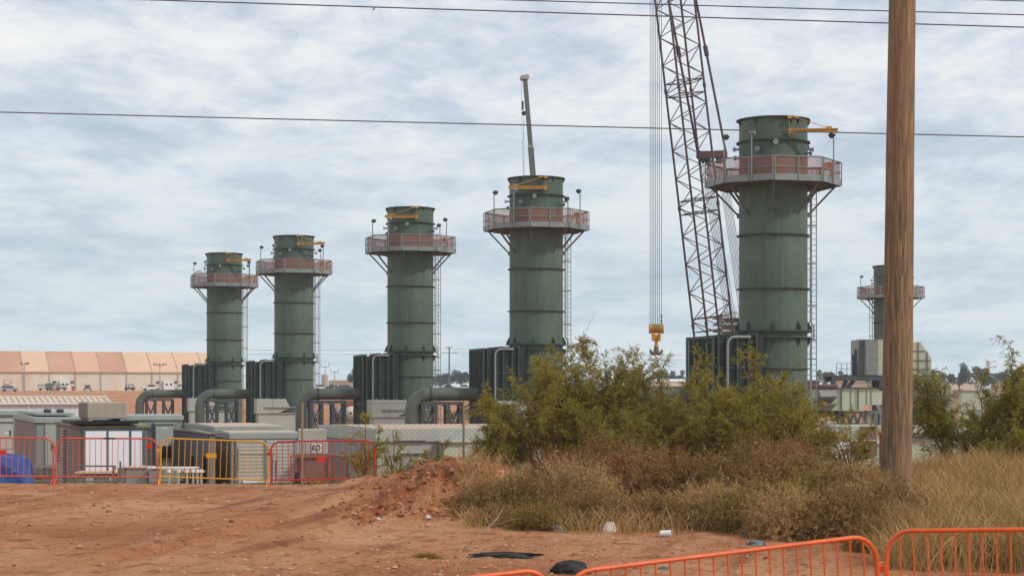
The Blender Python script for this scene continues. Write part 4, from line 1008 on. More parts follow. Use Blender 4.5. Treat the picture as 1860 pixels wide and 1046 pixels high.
m = MB(); m.bb(0, LT, -.5, -.3, hw-.05, hw+.25); m.build('gutter', M['tentrib'], tent)
for pa in (116, 304):
    x0, x1 = tsol(pa-9), tsol(pa+9); m = MB(); m.bb(x0, x1, -2.6, -.02, -1, 3.1); d_ = m.build('entrance_box', M['white'], tent)
    m = MB()
    for q in (-4, 4): m.box((tsol(pa+q), -2.62, 2.0), (.6, .03, .7))
    m.build('door_window', M['black'], d_)
    for q in (-17, 15): m = MB(); m.box((tsol(pa+q), -.2, 2.7), (1.1, .2, .6)); m.build('wall_sign', M['dark'], tent)

def pickup(mat, suv=False):
    root = empty('pickup_truck' if not suv else 'parked_suv', (0, 0, 0)); L = 5.6 if not suv else 4.9
    m = MB()
    if suv: prof = [(-L/2, .45), (-L/2, 1.05), (-1.75, 1.1), (-1.2, 1.12), (L/2-.1, 1.15), (L/2, .5)]
    else: prof = [(-L/2, .5), (-L/2+.05, 1.05), (-1.3, 1.15), (.9, 1.15), (L/2, 1.15), (L/2, .5)]
    m.prism(prof, -.95, .95); body = m.build('body', mat, root, bevel=.06)
    m = MB()
    if suv: m.prism([(-1.5, 1.13), (-.8, 1.68), (L/2-.5, 1.68), (L/2-.15, 1.13)], -.78, .78)
    else: m.prism([(-1.45, 1.16), (-.75, 1.80), (.75, 1.80), (.95, 1.16)], -.80, .80)
    m.build('cab_glass', M['glass'], root, bevel=.05)
    m = MB(); m.bb(-.8, L/2-.5 if suv else .78, -.74, .74, 1.69 if suv else 1.81, 1.75 if suv else 1.86); m.build('cab_roof', mat, root, bevel=.02)
    if not suv: m = MB(); m.bb(1.0, L/2-.05, -.95, -.88, 1.151, 1.30); m.bb(1.0, L/2-.05, .88, .95, 1.151, 1.30); m.bb(L/2-.1, L/2, -.85, .85, 1.151, 1.30); m.build('bed_side', mat, root)
    for x in (-L/2+.95, L/2-1.05):
        for y in (-.93, .93): m = MB(); m.tube([(x, y-.1, .38), (x, y+.1, .38)], .38, 14); m.build('wheel', M['tyre'], root)
    for y in (-.7, .7): m = MB(); m.box((-L/2-.01, y, .85), (.05, .32, .18)); m.build('headlight', M['white'], root)
    for y in (-.86, .86): m = MB(); m.box((L/2+.012, y, .95), (.03, .14, .3)); m.build('tail_light', M['plate_red'], root)
    return root
pk = pickup(M['carwhite']); sv = pickup(M['carwhite'], True)
veh = [(0, 274, 568, M['carwhite'], 200, 'white pickup truck before the tent hall, left of the two nearest the small stack'),
       (0, 331, 566, M['carwhite'], 250, 'white pickup truck parked against the left side of the smallest stack'),
       (0, 580, 560, M['carwhite'], 225, 'white pickup truck just right of the second stack'),
       (0, 604, 562, M['cardark'], 215, 'dark grey pickup truck behind the U-topped lamp masts'),
       (0, 815, 566, M['carblue'], 0, 'dark blue pickup truck right of the third stack'),
       (0, 842, 562, M['carwhite'], 200, 'white pickup truck beside a dark blue one, left of the fourth stack'),
       (1, 17, 540, M['carsilver'], 200, 'silver car parked below the maroon lift at the left edge'),
       (1, 159, 566, M['cargreen'], 100, 'dark green car in the middle of the tent hall wall'),
       (1, 628, 560, M['cardark'], 195, 'dark car right of the U-topped lamp masts'),
       (1, 1178, 566, M['carwhite'], 20, 'white car seen through the twigs below the crane hook')]
first = [True, True]
for kd, px, d, mt, yw, lab in veh:
    src = (pk, sv)[kd]; o = src if first[kd] else copy_tree(src); first[kd] = False
    o.location = (PX(px, d), d, Hs(PX(px, d), d)-.02); o.rotation_euler[2] = R(yw)
    setmat(o, mt, ('cab_glass', 'wheel', 'headlight', 'tail_light')); tag(o, lab, 'pickup truck' if kd == 0 else 'car', 'vehicles parked on the red bank')
def at(px, d, dz=0.): return (PX(px, d), d, Hs(PX(px, d), d)+dz)
o = empty('scissor_lift', at(13, 566), 0, 'maroon lift with a railed basket at the left end of the tent hall', 'lift')
m = MB(); m.bb(-1.1, 1.1, -.6, .6, .25, 1.); m.build('base', M['maroon'], o)
m = MB()
for k_ in range(2): m.bar((-1, -.5, 1+k_*.5), (1, -.5, 1.5+k_*.5), .1); m.bar((1, -.5, 1+k_*.5), (-1, -.5, 1.5+k_*.5), .1)
m.build('scissor_arm', M['maroon'], o); m = MB()
for x in (-1.1, 1.1): m.bar((x, -.6, 2), (x, -.6, 3.1), .08); m.bar((x, .6, 2), (x, .6, 3.1), .08)
m.bar((-1.1, -.6, 3.1), (1.1, -.6, 3.1), .08); m.bar((-1.1, -.6, 2.05), (1.1, -.6, 2.05), .12); m.build('basket', M['maroon'], o)
o = empty('trailer', at(84, 566), R(10), 'olive green trailer with a wedge-shaped hopper before the tent hall', 'trailer')
m = MB(); m.bb(-2.4, 2.4, -.9, .9, .5, .75); m.build('bed', M['cargreen'], o); m = MB(); m.prism([(-.2, .78), (1.6, .78), (2.6, 1.9), (2.1, 2.2), (-.2, 2.2)], -.9, .9); m.build('hopper', M['stack'], o)
m = MB(); m.bb(-2.3, -.4, -.9, -.8, 1.3, 1.6); m.bar((-2.3, -.85, .75), (-2.3, -.85, 1.9), .1); m.bar((-.4, -.85, .75), (-.4, -.85, 1.9), .1); m.bar((-2.3, -.85, 1.85), (-.4, -.85, 1.85), .1); m.build('rail', M['cargreen'], o)
for x in (-1.6, .4, 1.4): m = MB(); m.tube([(x, -1, .4), (x, -.8, .4)], .4, 12); m.build('wheel', M['tyre'], o)
for px, mt, lab in ((112, 'maroon', 'maroon utility buggy with a roll bar beside the white entrance box'), (236, 'black', 'black utility buggy with an open roll cage before the tent hall')):
    o = empty('utility_buggy', at(px, 566), 0, lab, 'buggy', 'utility buggies'); m = MB(); m.bb(-1.5, 1.5, -.7, .7, .4, .95); m.build('body', M[mt], o, bevel=.05)
    m = MB()
    for y in (-.65, .65):
        for x in (-1.3, -.3, .6, 1.2): m.bar((x, y, .9), (x*.85, y, 1.9), .09)
        m.bar((-1.15, y, 1.9), (1.05, y, 1.9), .09); m.bar((-1.3, y, 1.35), (1.2, y, 1.35), .06)
    m.bb(-1.1, 1., -.7, .7, 1.9, 1.95); m.build('roll_cage', M['black'], o)
    for x in (-1., 1.): m = MB(); m.tube([(x, -.8, .35), (x, -.6, .35)], .35, 12); m.build('wheel', M['tyre'], o)
o = empty('barrel', at(133, 564), 0, 'small red barrel with a dark lid right of the white entrance box', 'barrel'); m = MB(); m.lathe([(.001, 0), (.45, 0), (.48, .4), (.45, .85), (.001, .85)], 14); m.build('drum', M['plate_red'], o, smooth=True); m = MB(); m.lathe([(.001, .86), (.5, .86), (.5, 1.25), (.001, 1.3)], 14); m.build('lid', M['dark'], o)
# lamp masts
def mast(px, d, ytop, arms, lab, mt='concrete'):
    o = empty('lamp_mast', at(px, d, -.3), 0, lab, 'lamp mast', 'lamp masts on the far bank'); zt = PZ(ytop, d)-o.location.z; m = MB(); m.tube([(0, 0, 0), (0, 0, zt)], [.17, .11], 8); m.build('pole', M[mt], o)
    if arms == 'U':
        m = MB()
        for s_ in (-1, 1): m.tube([(0, 0, zt-.4), (s_*.7, 0, zt-.5), (s_*1.1, 0, zt-.2), (s_*1.15, 0, zt+.6)], .09, 6)
        m.build('arm', M['galvdark'], o)
    else:
        m = MB(); m.bar((-1.1, 0, zt-.5), (1.1, 0, zt-.5), .12); m.bar((-.5, 0, zt-.15), (.5, 0, zt-.15), .1); m.build('arm', M['galvdark'], o)
        for x in arms: m = MB(); m.box((x, -.1, zt-.1), (.55, .4, .3), mat=Matrix.Rotation(R(-25 if x < 0 else 25), 3, 'Y')); m.build('floodlight', M['dark'], o)
    return o
mast(45, 520, 659, (-.95, .95, .45), 'lamp mast with two lamps at the left end of the tent hall')
mast(290.5, 530, 661, (-1.6, -.9, .0, .9, 1.6), 'lamp mast with a crowded row of lamps before the right end of the tent hall')
mast(590.5, 540, 664, 'U', 'taller of two U-topped masts right of the second stack'); mast(607.5, 560, 673, 'U', 'shorter of two U-topped masts right of the second stack')
o = empty('far_utility_pole', at(816, 570, -.3), 0, 'distant wooden power pole with two crossarms between the third and fourth stacks', 'utility pole')
m = MB(); m.tube([(0, 0, 0), (0, 0, PZ(630, 570)-o.location.z)], [.3, .2], 8); m.build('shaft', M['galvdark'], o); zt = PZ(630, 570)-o.location.z
m = MB(); m.bar((-1.1, 0, zt-.1), (1.1, 0, zt-.1), .2); m.bar((-2.3, 0, zt-1.7), (2.3, 0, zt-1.7), .2); m.build('crossarm', M['galvdark'], o)
for y0, y1, lab in ((633, 637, 'faint distant line at the top of the far power pole'), (640.5, 646, 'faint distant line on the lower crossarm of the far power pole')):
    A = P(815, y0, 570); B = P(1250, y1+8, 640); C_ = P(430, y0+2, 600); m = MB(); m.tube([C_-A, (A+C_)/2-A-Vector((0, 0, .4)), (0, 0, 0), (A+B)/2-A-Vector((0, 0, .5)), B-A], .05, 4); tag(m.build('far_power_line', M['galv'], None, loc=A), lab, 'power line', 'distant power lines')
# distant tank, tan walls, roofs
o = empty('storage_tank', at(590, 640), 0, 'small tan tank behind the U-topped lamp masts', 'tank'); m = MB(); m.lathe([(1.1, 0), (1.1, 5.2), (1.05, 5.3), (.001, 5.4)], 20); m.build('shell', M['tanhill'], o, smooth=True)
o = empty('tan_building', at(598, 650), R(8), 'low tan building right of the small distant tank', 'building'); m = MB(); m.bb(0, 9, 0, 5, 0, 3.1); m.build('wall', M['tanhill'], o); m = MB(); m.prism([(-.3, 3.12), (9.3, 3.12), (8.2, 3.6), (1., 3.6)], -.2, 5.2); m.build('roof', M['roofdust'], o)
for px, d, w, h_, mt, lab in ((1700, 560, 7, 1.9, 'white', 'far white flat roofed building between the right-hand trees'), (1752, 575, 9, 2.4, 'white', 'far low white building farther back at the right'), (1840, 560, 9, 2.2, 'roofdust', 'far tan building near the right edge'),
                              (1230, 560, 14, 2.6, 'white', 'far white shed behind the thicket left of the dark duct'), (1560, 560, 14, 2.6, 'roofdust', 'far tan-roofed shed under the steel platform')):
    o = empty('distant_building', at(px, d), R(6), lab, 'building'); m = MB(); m.bb(-w/2, w/2, 0, 6, -1, h_); m.build('wall', M['tentwall'] if mt == 'white' else M['tanhill'], o)
    m = MB(); m.prism([(-.3, h_+.02), (6.3, h_+.02), (6.3, h_+.25), (3, h_+.9), (-.3, h_+.25)], -w/2-.2, w/2+.2, 'x'); m.build('roof', M[mt], o)
# house with brown gable
o = empty('gabled_house', (PX(858, 250), 250, SITE), 0, 'grey house with a brown gable roof between the pipe rack and the fourth dark duct', 'house'); D_ = 250.
def hx(px): return PX(px, D_)-o.location.x
def hz(py): return PZ(py, D_)-SITE
m = MB(); m.prism([(hx(806), 0), (hx(905), 0), (hx(905), hz(765)), (hx(858), hz(737)), (hx(806), hz(765))], 0, 9); m.build('wall', M['housewall'], o)
m = MB(); m.prism([(hx(798), hz(770)), (hx(856), hz(734)), (hx(914), hz(770)), (hx(914), hz(765)), (hx(856), hz(729)), (hx(798), hz(765))], -.5, 9.3); m.build('roof', M['houseroof'], o)
# long corrugated building at left
yS = R(20); aS = Vector((math.cos(yS), math.sin(yS), 0)); xS = PX(-120, 180)
o = empty('sheet_metal_building', (xS, 180, SITE), yS, 'long low building with white sheet walls and a tan striped roof at the left', 'building')
def ss_(px): k = (px-CXP)/F; return (k*180-xS)/(aS.x-k*aS.y)
xR = ss_(201); dR = 180+aS.y*xR; ze = PZ(732, dR)-SITE; yy = 4.2; zr = ze+.62
m = MB(); m.bb(0, xR-.25, .25, 2*yy-.25, 0, ze-.05); m.build('wall', M['whitesheet'], o)
m = MB(); m.add([(-.3, 0, ze), (xR, 0, ze), (xR, yy, zr), (-.3, yy, zr), (xR, 2*yy, ze), (-.3, 2*yy, ze)], [(0, 1, 2, 3), (3, 2, 4, 5), (1, 4, 2), (0, 3, 5), (0, 5, 4, 1)]); m.build('roof', M['roofsheet'], o)
m = MB(); x_ = .2
while x_ < xR: m.bar((x_, 0, ze+.03), (x_, yy, zr+.03), .085, .05); x_ += .55
m.build('standing_seam', M['tentrib'], o)
m = MB(); m.bb(-.3, xR+.1, -.12, -.01, ze-.10, ze+.05); m.bb(-.3, xR+.1, yy-.1, yy+.1, zr+.005, zr+.09); m.bar((xR+.03, -.05, ze+.03), (xR+.03, yy, zr+.06), .1); m.build('trim', M['white'], o)
m = MB(); m.tube([(ss_(52), .15, 0), (ss_(52), .15, ze-.1)], .07, 8); m.build('downpipe', M['white'], o)
for x0_, x1_, y0_, d_, mt, lab in ((1690, 1742, 716, 150, 'tanhill', 'tan block seen through the trees right of the pole'), (1746, 1800, 708, 165, 'cream', 'pale block between the two middle trees right of the pole'), (1806, 1900, 716, 155, 'pale', 'pale block behind the tree at the right edge')):
    o = empty('storage_block', (PX(x0_, d_), d_, SITE), 0, lab, 'enclosure'); m = MB(); w_ = PX(x1_, d_)-PX(x0_, d_); h_ = PZ(y0_, d_)-SITE; m.bb(0, w_, 0, 3, 0, h_-.12); m.build('body', M[mt], o, bevel=.03)
    m = MB(); m.bb(-.1, w_+.1, -.1, 3.1, h_-.118, h_); m.build('roof', M['trim'], o); m = MB(); m.bb(w_*.3, w_*.3+1., -.06, -.004, 0, 2.1); m.build('door', M['grey'], o)
# white tanks beyond the racks
for px, mt, lab in ((638, 'tankwhite', 'white round-ended tank seen between the pipe racks'), (612, 'housewall', 'grey-brown tank left of the white one, between the pipe racks')):
    o = empty('pressure_tank', (PX(px, 190), 190, PZ(750, 190)), 0, lab, 'tank'); m = MB(); n = 8
    m.tube([(0, -.62*math.sin(R(90*(1-i/n)))-0., 0) for i in range(n+1)]+[(0, 3, 0)], [.66*math.cos(R(90*(1-i/n)))+.01 for i in range(n+1)]+[.66], 24); m.build('shell', M[mt], o, smooth=True)
    m = MB(); m.tube([(0, -.72, 0), (0, -.55, 0)], .12, 12); m.build('manhole', M['dark'], o)
    m = MB(); m.bb(-.5, .5, .4, .7, SITE-o.location.z, -.45); m.bb(-.5, .5, 2.2, 2.5, SITE-o.location.z, -.45); m.build('saddle', M['concrete'], o)
o = empty('red_container', (PX(636, 215), 215, SITE), R(5), 'red-orange container above the white tank', 'container'); m = MB(); m.bb(-1.1, 1.1, 0, 3, 1.9, 2.75); m.build('body', M['rust'], o, bevel=.03)
m = MB(); m.bb(-1., 1., .2, 2.8, 0, 1.88); m.build('base', M['concrete'], o); m = MB(); m.bb(-1.35, -1.15, -.1, .1, .6, 2.7); m.build('yellow_post', M['plate_yellow'], o)

# ---------------------------------------------------------------- air filter house on its platform (right)
D3 = 150.; fh = empty('filter_house', (PX(1600, D3), D3, SITE), 0, 'pale green air filter house on a steel platform behind the wooden pole', 'filter house'); og = fh.location
m = MB(); PB(m, 1594, 1650, 616.5, 681.5, D3, 0, 3.5, og); m.build('housing', M['cream'], fh)
m = MB(); PB(m, 1559, 1593, 616.5, 681.5, D3, -.2, 3.3, og); m.build('louvred_end', M['grey'], fh)
m = MB(); PB(m, 1571, 1593.5, 616.5, 681, D3, -.32, -.21, og); m.build('side_panel', M['galv'], fh)
m = MB()
for q in (1559, 1563, 1567): PB(m, q, q+.8, 617, 681, D3, -.35, -.21, og)
m.build('rib', M['flange'], fh)
def p3(px, py): return (PX(px, D3)-og.x, PZ(py, D3)-og.z)
m = MB(); m.prism([p3(1650.5, 681.5), p3(1650.5, 621), p3(1672.5, 621), p3(1692, 650), p3(1692.5, 681.5)], .1, 3.4); m.build('outlet_hood', M['cream'], fh)
m = MB()
for q in (1668, 1684): PB(m, q, q+.8, 621 if q < 1675 else 638, 681, D3, .02, .098, og)
for q in (637, 654, 670): PB(m, 1651, 1691 if q > 640 else 1681, q, q+.8, D3, .03, .097, og)
m.build('rib', M['flange'], fh)
m = MB(); PB(m, 1511, 1702, 683, 691, D3, -.4, .0, og); PB(m, 1511, 1702, 683, 691, D3, 3.5, 3.9, og); PB(m, 1511, 1702, 682, 683.4, D3, .05, 3.45, og); m.build('platform_beam', M['steel'], fh)
m = MB()
for x in (1518, 1527, 1537, 1556):
    PB(m, x-.4, x+.4, 660, 682, D3, -.35, -.27, og); 
for y in (660, 669.5): PB(m, 1518, 1558, y-.4, y+.4, D3, -.36, -.26, og)
m.build('guard_rail', M['steel'], fh)
m = MB(); m.bar((PX(1555, D3)-og.x, .2, PZ(682, D3)-og.z), (PX(1555, D3)-og.x, .2, PZ(634, D3)-og.z), .18); m.bar((PX(1548, D3)-og.x, .2, PZ(650, D3)-og.z), (PX(1556, D3)-og.x, .2, PZ(650, D3)-og.z), .12); m.bar((PX(1551, D3)-og.x, .3, PZ(682, D3)-og.z), (PX(1551, D3)-og.x, .3, PZ(643, D3)-og.z), .14); m.build('vent_pipe', M['steel'], fh)
def leg(a, b, mt, w=.22, dy=-.2):
    m = MB(); A = P(a[0], a[1], D3)-og; B = P(b[0], b[1], D3)-og; A.y += dy; B.y += dy; m.bar(A, B, w); m.build('leg', M[mt], fh)
leg((1575, 691), (1602, 757), 'galv', .26); leg((1551, 691), (1540, 704), 'steel', .3, .1); leg((1537, 691), (1531, 706), 'steel', .3, .1); leg((1512.5, 691), (1512.5, 830), 'steel', .35); leg((1594.5, 691), (1594.5, 830), 'dark', .5, 1.0); leg((1600, 757), (1600, 800), 'galv', .26)
leg((1676, 691), (1692, 733), 'galv', .26); leg((1721, 700), (1721, 830), 'galv', .4); leg((1717, 700), (1717, 830), 'steel', .2, .2)
m = MB(); PB(m, 1654, 1706, 684, 725, D3, -.9, -.45, og); PB(m, 1706, 1722, 694, 700, D3, -.5, .2, og); m.build('duct_panel', M['grey'], fh)
# duct with louvred hoods
ld_ = empty('inlet_duct', (PX(1487, 128), 128, SITE), 0, 'pale green ribbed duct with sloping louvre hoods right of the nearest stack', 'duct'); og = ld_.location; D4 = 128.
def p4(px, py): return (PX(px, D4)-og.x, PZ(py, D4)-og.z)
m = MB(); m.prism([p4(1470, 706), p4(1592, 705), p4(1605, 712), p4(1605, 735), p4(1573, 735), p4(1562, 745.5), p4(1470, 745.5)], 0, 3.5); m.build('duct_body', M['cream'], ld_)
m = MB()
for q in (1527.5, 1558): PB(m, q, q+1., 706, 745, D4, -.12, -.003, og)
for q in (1545, 1574, 1582): PB(m, q, q+.5, 708, 735 if q > 1570 else 744, D4, -.05, -.003, og)
PB(m, 1470, 1605, 703.5, 705, D4, -.15, 3.6, og)
m.build('rib', M['flange'], ld_)
for (xa, ya, yb, xb) in ((1490, 718.5, 720.5, 1517), (1490, 732, 733.5, 1517)):
    m = MB(); m.prism([p4(xa-5, ya), p4(xb, ya), p4(xb, yb), p4(xa-5, yb)], -.9, -.003); h_ = m.build('louvre_hood', M['hoodbrown'], ld_)
    m = MB(); A0 = p4(xa, yb); A1 = p4(xb, yb); m.add([(A0[0], -.88, A0[1]), (A1[0], -.88, A1[1]), (A1[0]-.25, -.01, A1[1]-.42), (A0[0]-.7, -.01, A0[1]-.42)], [(0, 1, 2, 3)]); m.build('hood_slope', M['hoodbrown'], h_)
m = MB(); m.add([(p4(1487, 706.5)[0], -.9, p4(1487, 719)[1]), (p4(1510, 719)[0], -.9, p4(1510, 719)[1]), (p4(1522, 706)[0], -.005, p4(1522, 706)[1]), (p4(1487, 706)[0], -.005, p4(1487, 706)[1])], [(0, 1, 2, 3)]); m.build('hood_slope', M['hoodbrown'], ld_)
tr = empty('steel_truss', (PX(1527, 130), 130, SITE), 0, 'grey steel truss and posts carrying the pale inlet duct', 'truss'); og = tr.location
def p5(px, py, dy=0): v_ = P(px, py, 130)-og; v_.y += dy; return v_
for dy in (0, 2.5):
    m = MB(); m.bar(p5(1520, 749, dy), p5(1602, 749, dy), .16); m.bar(p5(1520, 770, dy), p5(1590, 770, dy), .14)
    for k_ in range(5): m.bar(p5(1522+k_*14, 749, dy), p5(1529+k_*14, 770, dy), .12); m.bar(p5(1536+k_*14, 749, dy), p5(1529+k_*14, 770, dy), .12)
    m.build('truss_frame', M['galv'], tr)

for q in (1522, 1532, 1575, 1586, 1594): m = MB(); m.bar(p5(q, 745, .4), p5(q, 830, .4), .2 if q != 1594 else .14); m.build('post', M['galvdark' if q < 1570 else 'galv'], tr)
m = MB()
for k_ in range(8): m.bar(p5(1587, 748+k_*4, .3), p5(1594, 748+k_*4, .3), .07)
m.build('ladder_rungs', M['galv'], tr)
sk = empty('process_skid', (PX(1520, 125), 125, SITE), 0, 'low pale and rust process skid under the inlet duct', 'skid'); og = sk.location
m = MB(); PB(m, 1516, 1600, 772, 800, 125, 0, 4, og); m.build('body', M['cream'], sk, bevel=.03); m = MB(); PB(m, 1563, 1590, 774, 798, 125, -.5, -.01, og); m.build('rust_panel', M['houseroof'], sk); m = MB(); PB(m, 1500, 1520, 765, 830, 125, -.3, 2, og); m.build('vessel', M['pale'], sk, bevel=.1)
# louvred housing behind the crane boom foot
lh = empty('filter_house', (PX(1325, 160), 160, SITE), R(-4), 'small pale stepped louvre housing showing behind the foot of the lattice boom', 'filter house'); og = Vector(lh.location)
m = MB(); m.bb(-.6, 2.4, 0, 4, 0, PZ(566, 160)-SITE); m.build('housing', M['cream'], lh)
for y0 in (568, 580, 592, 604):
    m = MB(); z1 = PZ(y0, 160)-SITE; m.prism([(0, z1), (-1.15, z1-.48), (-1.15, z1-.56), (0, z1-.56)], -.003, 3.6) if 0 else m.prism([(-.61, z1), (-1.3, z1-.35), (-1.3, z1-.44), (-.61, z1-.44)], 0, 3.6); m.prism([(-.003, z1), (-1.0, z1-.42), (-1.0, z1-.5), (-.003, z1-.5)], -.6, 2.4, 'x') ; m.build('louvre_hood', M['pale'], lh)
m = MB(); m.box((1.0, -.4, PZ(590, 160)-SITE), (.7, .5, .9)); m.build('machinery_box', M['bridle'], lh)

# ---------------------------------------------------------------- vegetation
def unit(v): return v/(np.linalg.norm(v, axis=-1, keepdims=True)+1e-9)
def shrub(label, px, d, ytop, wpx, seed, mat='leaf', stems=14, dens=1., bare=.12, lean=0., name='mesquite_bush', cat='bush', group='green mesquite bushes', sub=12, rmax=.026, low=.36, skew=0.):
    """many stems fan out from one foot; side sprays along them carry fine leaflets"""
    X = PX(px, d); g = Hs(X, d)-.05; Hh = PZ(ytop, d)-g; W2 = wpx/F*d/2; rg = np.random.default_rng(seed)
    o = empty(name, (X, d, g), 0, label, cat, group); m = MB(); Q = []
    ph = rg.uniform(0, 2*np.pi)
    for i in range(stems):
        az = ph+2*np.pi*i*.382+rg.normal(0, .3); k = rg.random()**.42            # k: how far out the stem leans
        rad = W2*k*rg.uniform(.8, 1.08); hz = Hh*(1-.42*k**2.6)*rg.uniform(.55, .98) if i else Hh
        if i == 0: rad = W2*.15
        end = np.array([np.cos(az)*rad+lean*hz, np.sin(az)*rad*.8, hz*.97]); ctl = np.array([end[0]*.28, end[1]*.28, hz*.52])
        n = 9; t = np.linspace(0, 1, n)[:, None]; pts = 2*(1-t)*t*ctl+t*t*end; pts[1:] += rg.normal(0, .035, (n-1, 3))*Hh*.35
        L = np.linalg.norm(end); r0 = rmax*rg.uniform(.5, 1.1)
        m.tube([Vector(p) for p in pts], [r0*(1-.85*q)+.002 for q in t[:, 0]], 5, False)
        nb = max(4, int(sub*L/1.6))
        for j in range(nb):
            tt = low+(1-low)*(j+rg.random())/nb; f = tt*(n-1); i0 = min(int(f), n-2); p0 = pts[i0]*(1-f+i0)+pts[i0+1]*(f-i0); sd = unit(pts[i0+1]-pts[i0])
            dr = unit(sd*.9+rg.normal(0, .62, 3)+np.array([skew, 0, .10])); bl = rg.uniform(.25, .72)*(1.2-.5*tt)*min(1.3, Hh/2.2)
            q = [p0]; dd = dr
            for _ in range(4): dd = unit(dd+rg.normal(0, .16, 3)+np.array([0, 0, -.04])); q.append(q[-1]+dd*bl/4)
            q = np.array(q); m.tube([Vector(p) for p in q], [.006, .005, .004, .003, .002], 3, False)
            if Q and (rg.random() < bare or rg.random() > dens): continue
            # twigs along the spray, leaflets along the twigs, all roughly heading the same way
            nt_ = rg.integers(12, 20); ft = rg.random(nt_)*3.98; it = ft.astype(int); base = q[it]*(1-(ft-it))[:, None]+q[it+1]*(ft-it)[:, None]
            td = unit(unit(q[it+1]-q[it])*.8+rg.normal(0, .55, (nt_, 3))+np.array([0, 0, -.10])); tl = rg.uniform(.08, .24, nt_)
            nl = 9; u_ = (np.arange(nl)+.5)/nl; bp = base[:, None]+td[:, None]*(tl[:, None]*u_)[..., None]; bp[..., 2] -= .05*u_**2
            ld = unit(td[:, None]*.75+rg.normal(0, .6, (nt_, nl, 3))); bp = bp.reshape(-1, 3); ld = ld.reshape(-1, 3); nn = len(bp)
            Q.append(strips(bp, ld, rg.uniform(.035, .085, nn), rg.uniform(.009, .018, nn), rg))
    m.build('trunk', M['bark'], o, smooth=True)
    Q = np.concatenate(Q); Q = Q[Q[:, :, 2].min(axis=1) > .02]; quads_obj('crown', Q, M[mat], o); return len(Q)
NL = 0
for a in (
    dict(label='thin twiggy bush left of the small dirt mound, before the red barrier end', px=661, d=44.0, ytop=748, wpx=105, seed=11, stems=9, sub=7, bare=.35, mat='leaf'),
    dict(label='sparse low bush in front of the ledged doorway', px=716, d=44.3, ytop=775, wpx=95, seed=12, stems=8, sub=6, bare=.55),
    dict(label='leafless leaning branches right of the doorway, behind the dirt heap', px=775, d=43.6, ytop=790, wpx=110, seed=13, stems=8, sub=7, bare=.82, lean=.55, rmax=.03),
    dict(label='round green bush at the left end of the thicket, by the fence post', px=908, d=43.2, ytop=745, wpx=118, seed=14, mat='leafdk', stems=18, low=.15),
    dict(label='tall mesquite at the left of the thicket, in front of the fourth stack', px=985, d=43.5, ytop=646, wpx=260, seed=15, stems=26, skew=-.1),
    dict(label='tallest feathery mesquite in the middle of the thicket, left of the crane hook', px=1080, d=44.5, ytop=596, wpx=275, seed=16, stems=36, bare=.08),
    dict(label='loose mesquite right under the crane hook', px=1195, d=44.0, ytop=662, wpx=200, seed=17, stems=18, sub=10, bare=.22),
    dict(label='dense mesquite before the dark duct of the nearest stack', px=1290, d=43.3, ytop=655, wpx=230, seed=18, stems=26),
    dict(label='broad mesquite in front of the nearest stack base', px=1390, d=43.8, ytop=632, wpx=240, seed=19, stems=24, sub=11, bare=.1),
    dict(label='low olive mesquite at the right end of the thicket', px=1455, d=43.0, ytop=716, wpx=130, seed=20, stems=14),
    dict(label='low green mesquite in the middle of the thicket, under the tallest one', px=1120, d=42.6, ytop=705, wpx=240, seed=21, stems=15, mat='leafdk', low=.15),
    dict(label='low green mesquite under the nearest stack, in the right half of the thicket', px=1330, d=42.4, ytop=705, wpx=240, seed=22, stems=15, mat='leafdk', low=.15),
    dict(label='small scrawny bush below the pale inlet duct', px=1545, d=44.2, ytop=752, wpx=130, seed=23, stems=12, sub=7, bare=.35),
    dict(label='leaning mesquite directly right of the wooden pole', px=1735, d=44.5, ytop=672, wpx=140, seed=31, mat='leafdk', stems=10, lean=-.32, low=.4, rmax=.035),
    dict(label='middle mesquite of the group right of the pole', px=1785, d=44.0, ytop=682, wpx=130, seed=32, mat='leafdk', stems=10, low=.3, rmax=.03),
    dict(label='tall mesquite reaching up at the right edge', px=1850, d=43.5, ytop=632, wpx=150, seed=33, mat='leafdk', stems=13, low=.35, rmax=.035),
    dict(label='short green bush in the grass near the right edge', px=1838, d=42.0, ytop=765, wpx=85, seed=34, mat='leafdk', stems=14, low=.15),
):
    NL += shrub(**a)
# far trees on the horizon
def fartree(px, d, ytop, wpx, seed, lab):
    g = Hs(PX(px, d), d)-.3; Hh = PZ(ytop, d)-g; Wd = wpx/F*d; rg = np.random.default_rng(seed); r = random.Random(seed)
    o = empty('far_tree', (PX(px, d), d, g), 0, lab, 'tree', 'trees on the far bank'); m = MB(); lim = []
    m.tube([(0, 0, 0), (.1, 0, Hh*.3), (0, .1, Hh*.6)], [.22, .16, .06], 6)
    for i in range(9):
        a = r.uniform(0, 6.28); e_ = Vector((math.cos(a)*Wd*.42*r.uniform(.4, 1), math.sin(a)*Wd*.42, Hh*r.uniform(.5, .95))); lim.append(e_); m.tube([(0, 0, Hh*r.uniform(.15, .4)), e_*.5+Vector((0, 0, Hh*.12)), e_], [.12, .07, .02], 5, False)
    m.build('trunk', M['bark'], o)
    P_ = []
    for e_ in lim:
        for k_ in range(3):
            c = np.array(e_)*r.uniform(.7, 1.02)+rg.normal(0, .06*Wd, 3); c[2] = max(c[2], Hh*.28); k2 = 130
            q = rg.normal(0, 1, (k2, 3)); q /= np.linalg.norm(q, axis=1, keepdims=True); P_.append(c+q*rg.uniform(.3, 1, (k2, 1))**.5*np.array([Wd*.13, Wd*.13, Hh*.12]))
    p = np.concatenate(P_); n = len(p); Q = strips(p, rg.normal(0, 1, (n, 3)), rg.uniform(.2, .5, n), rg.uniform(.14, .32, n), rg); quads_obj('crown', Q, M['fartree'], o)
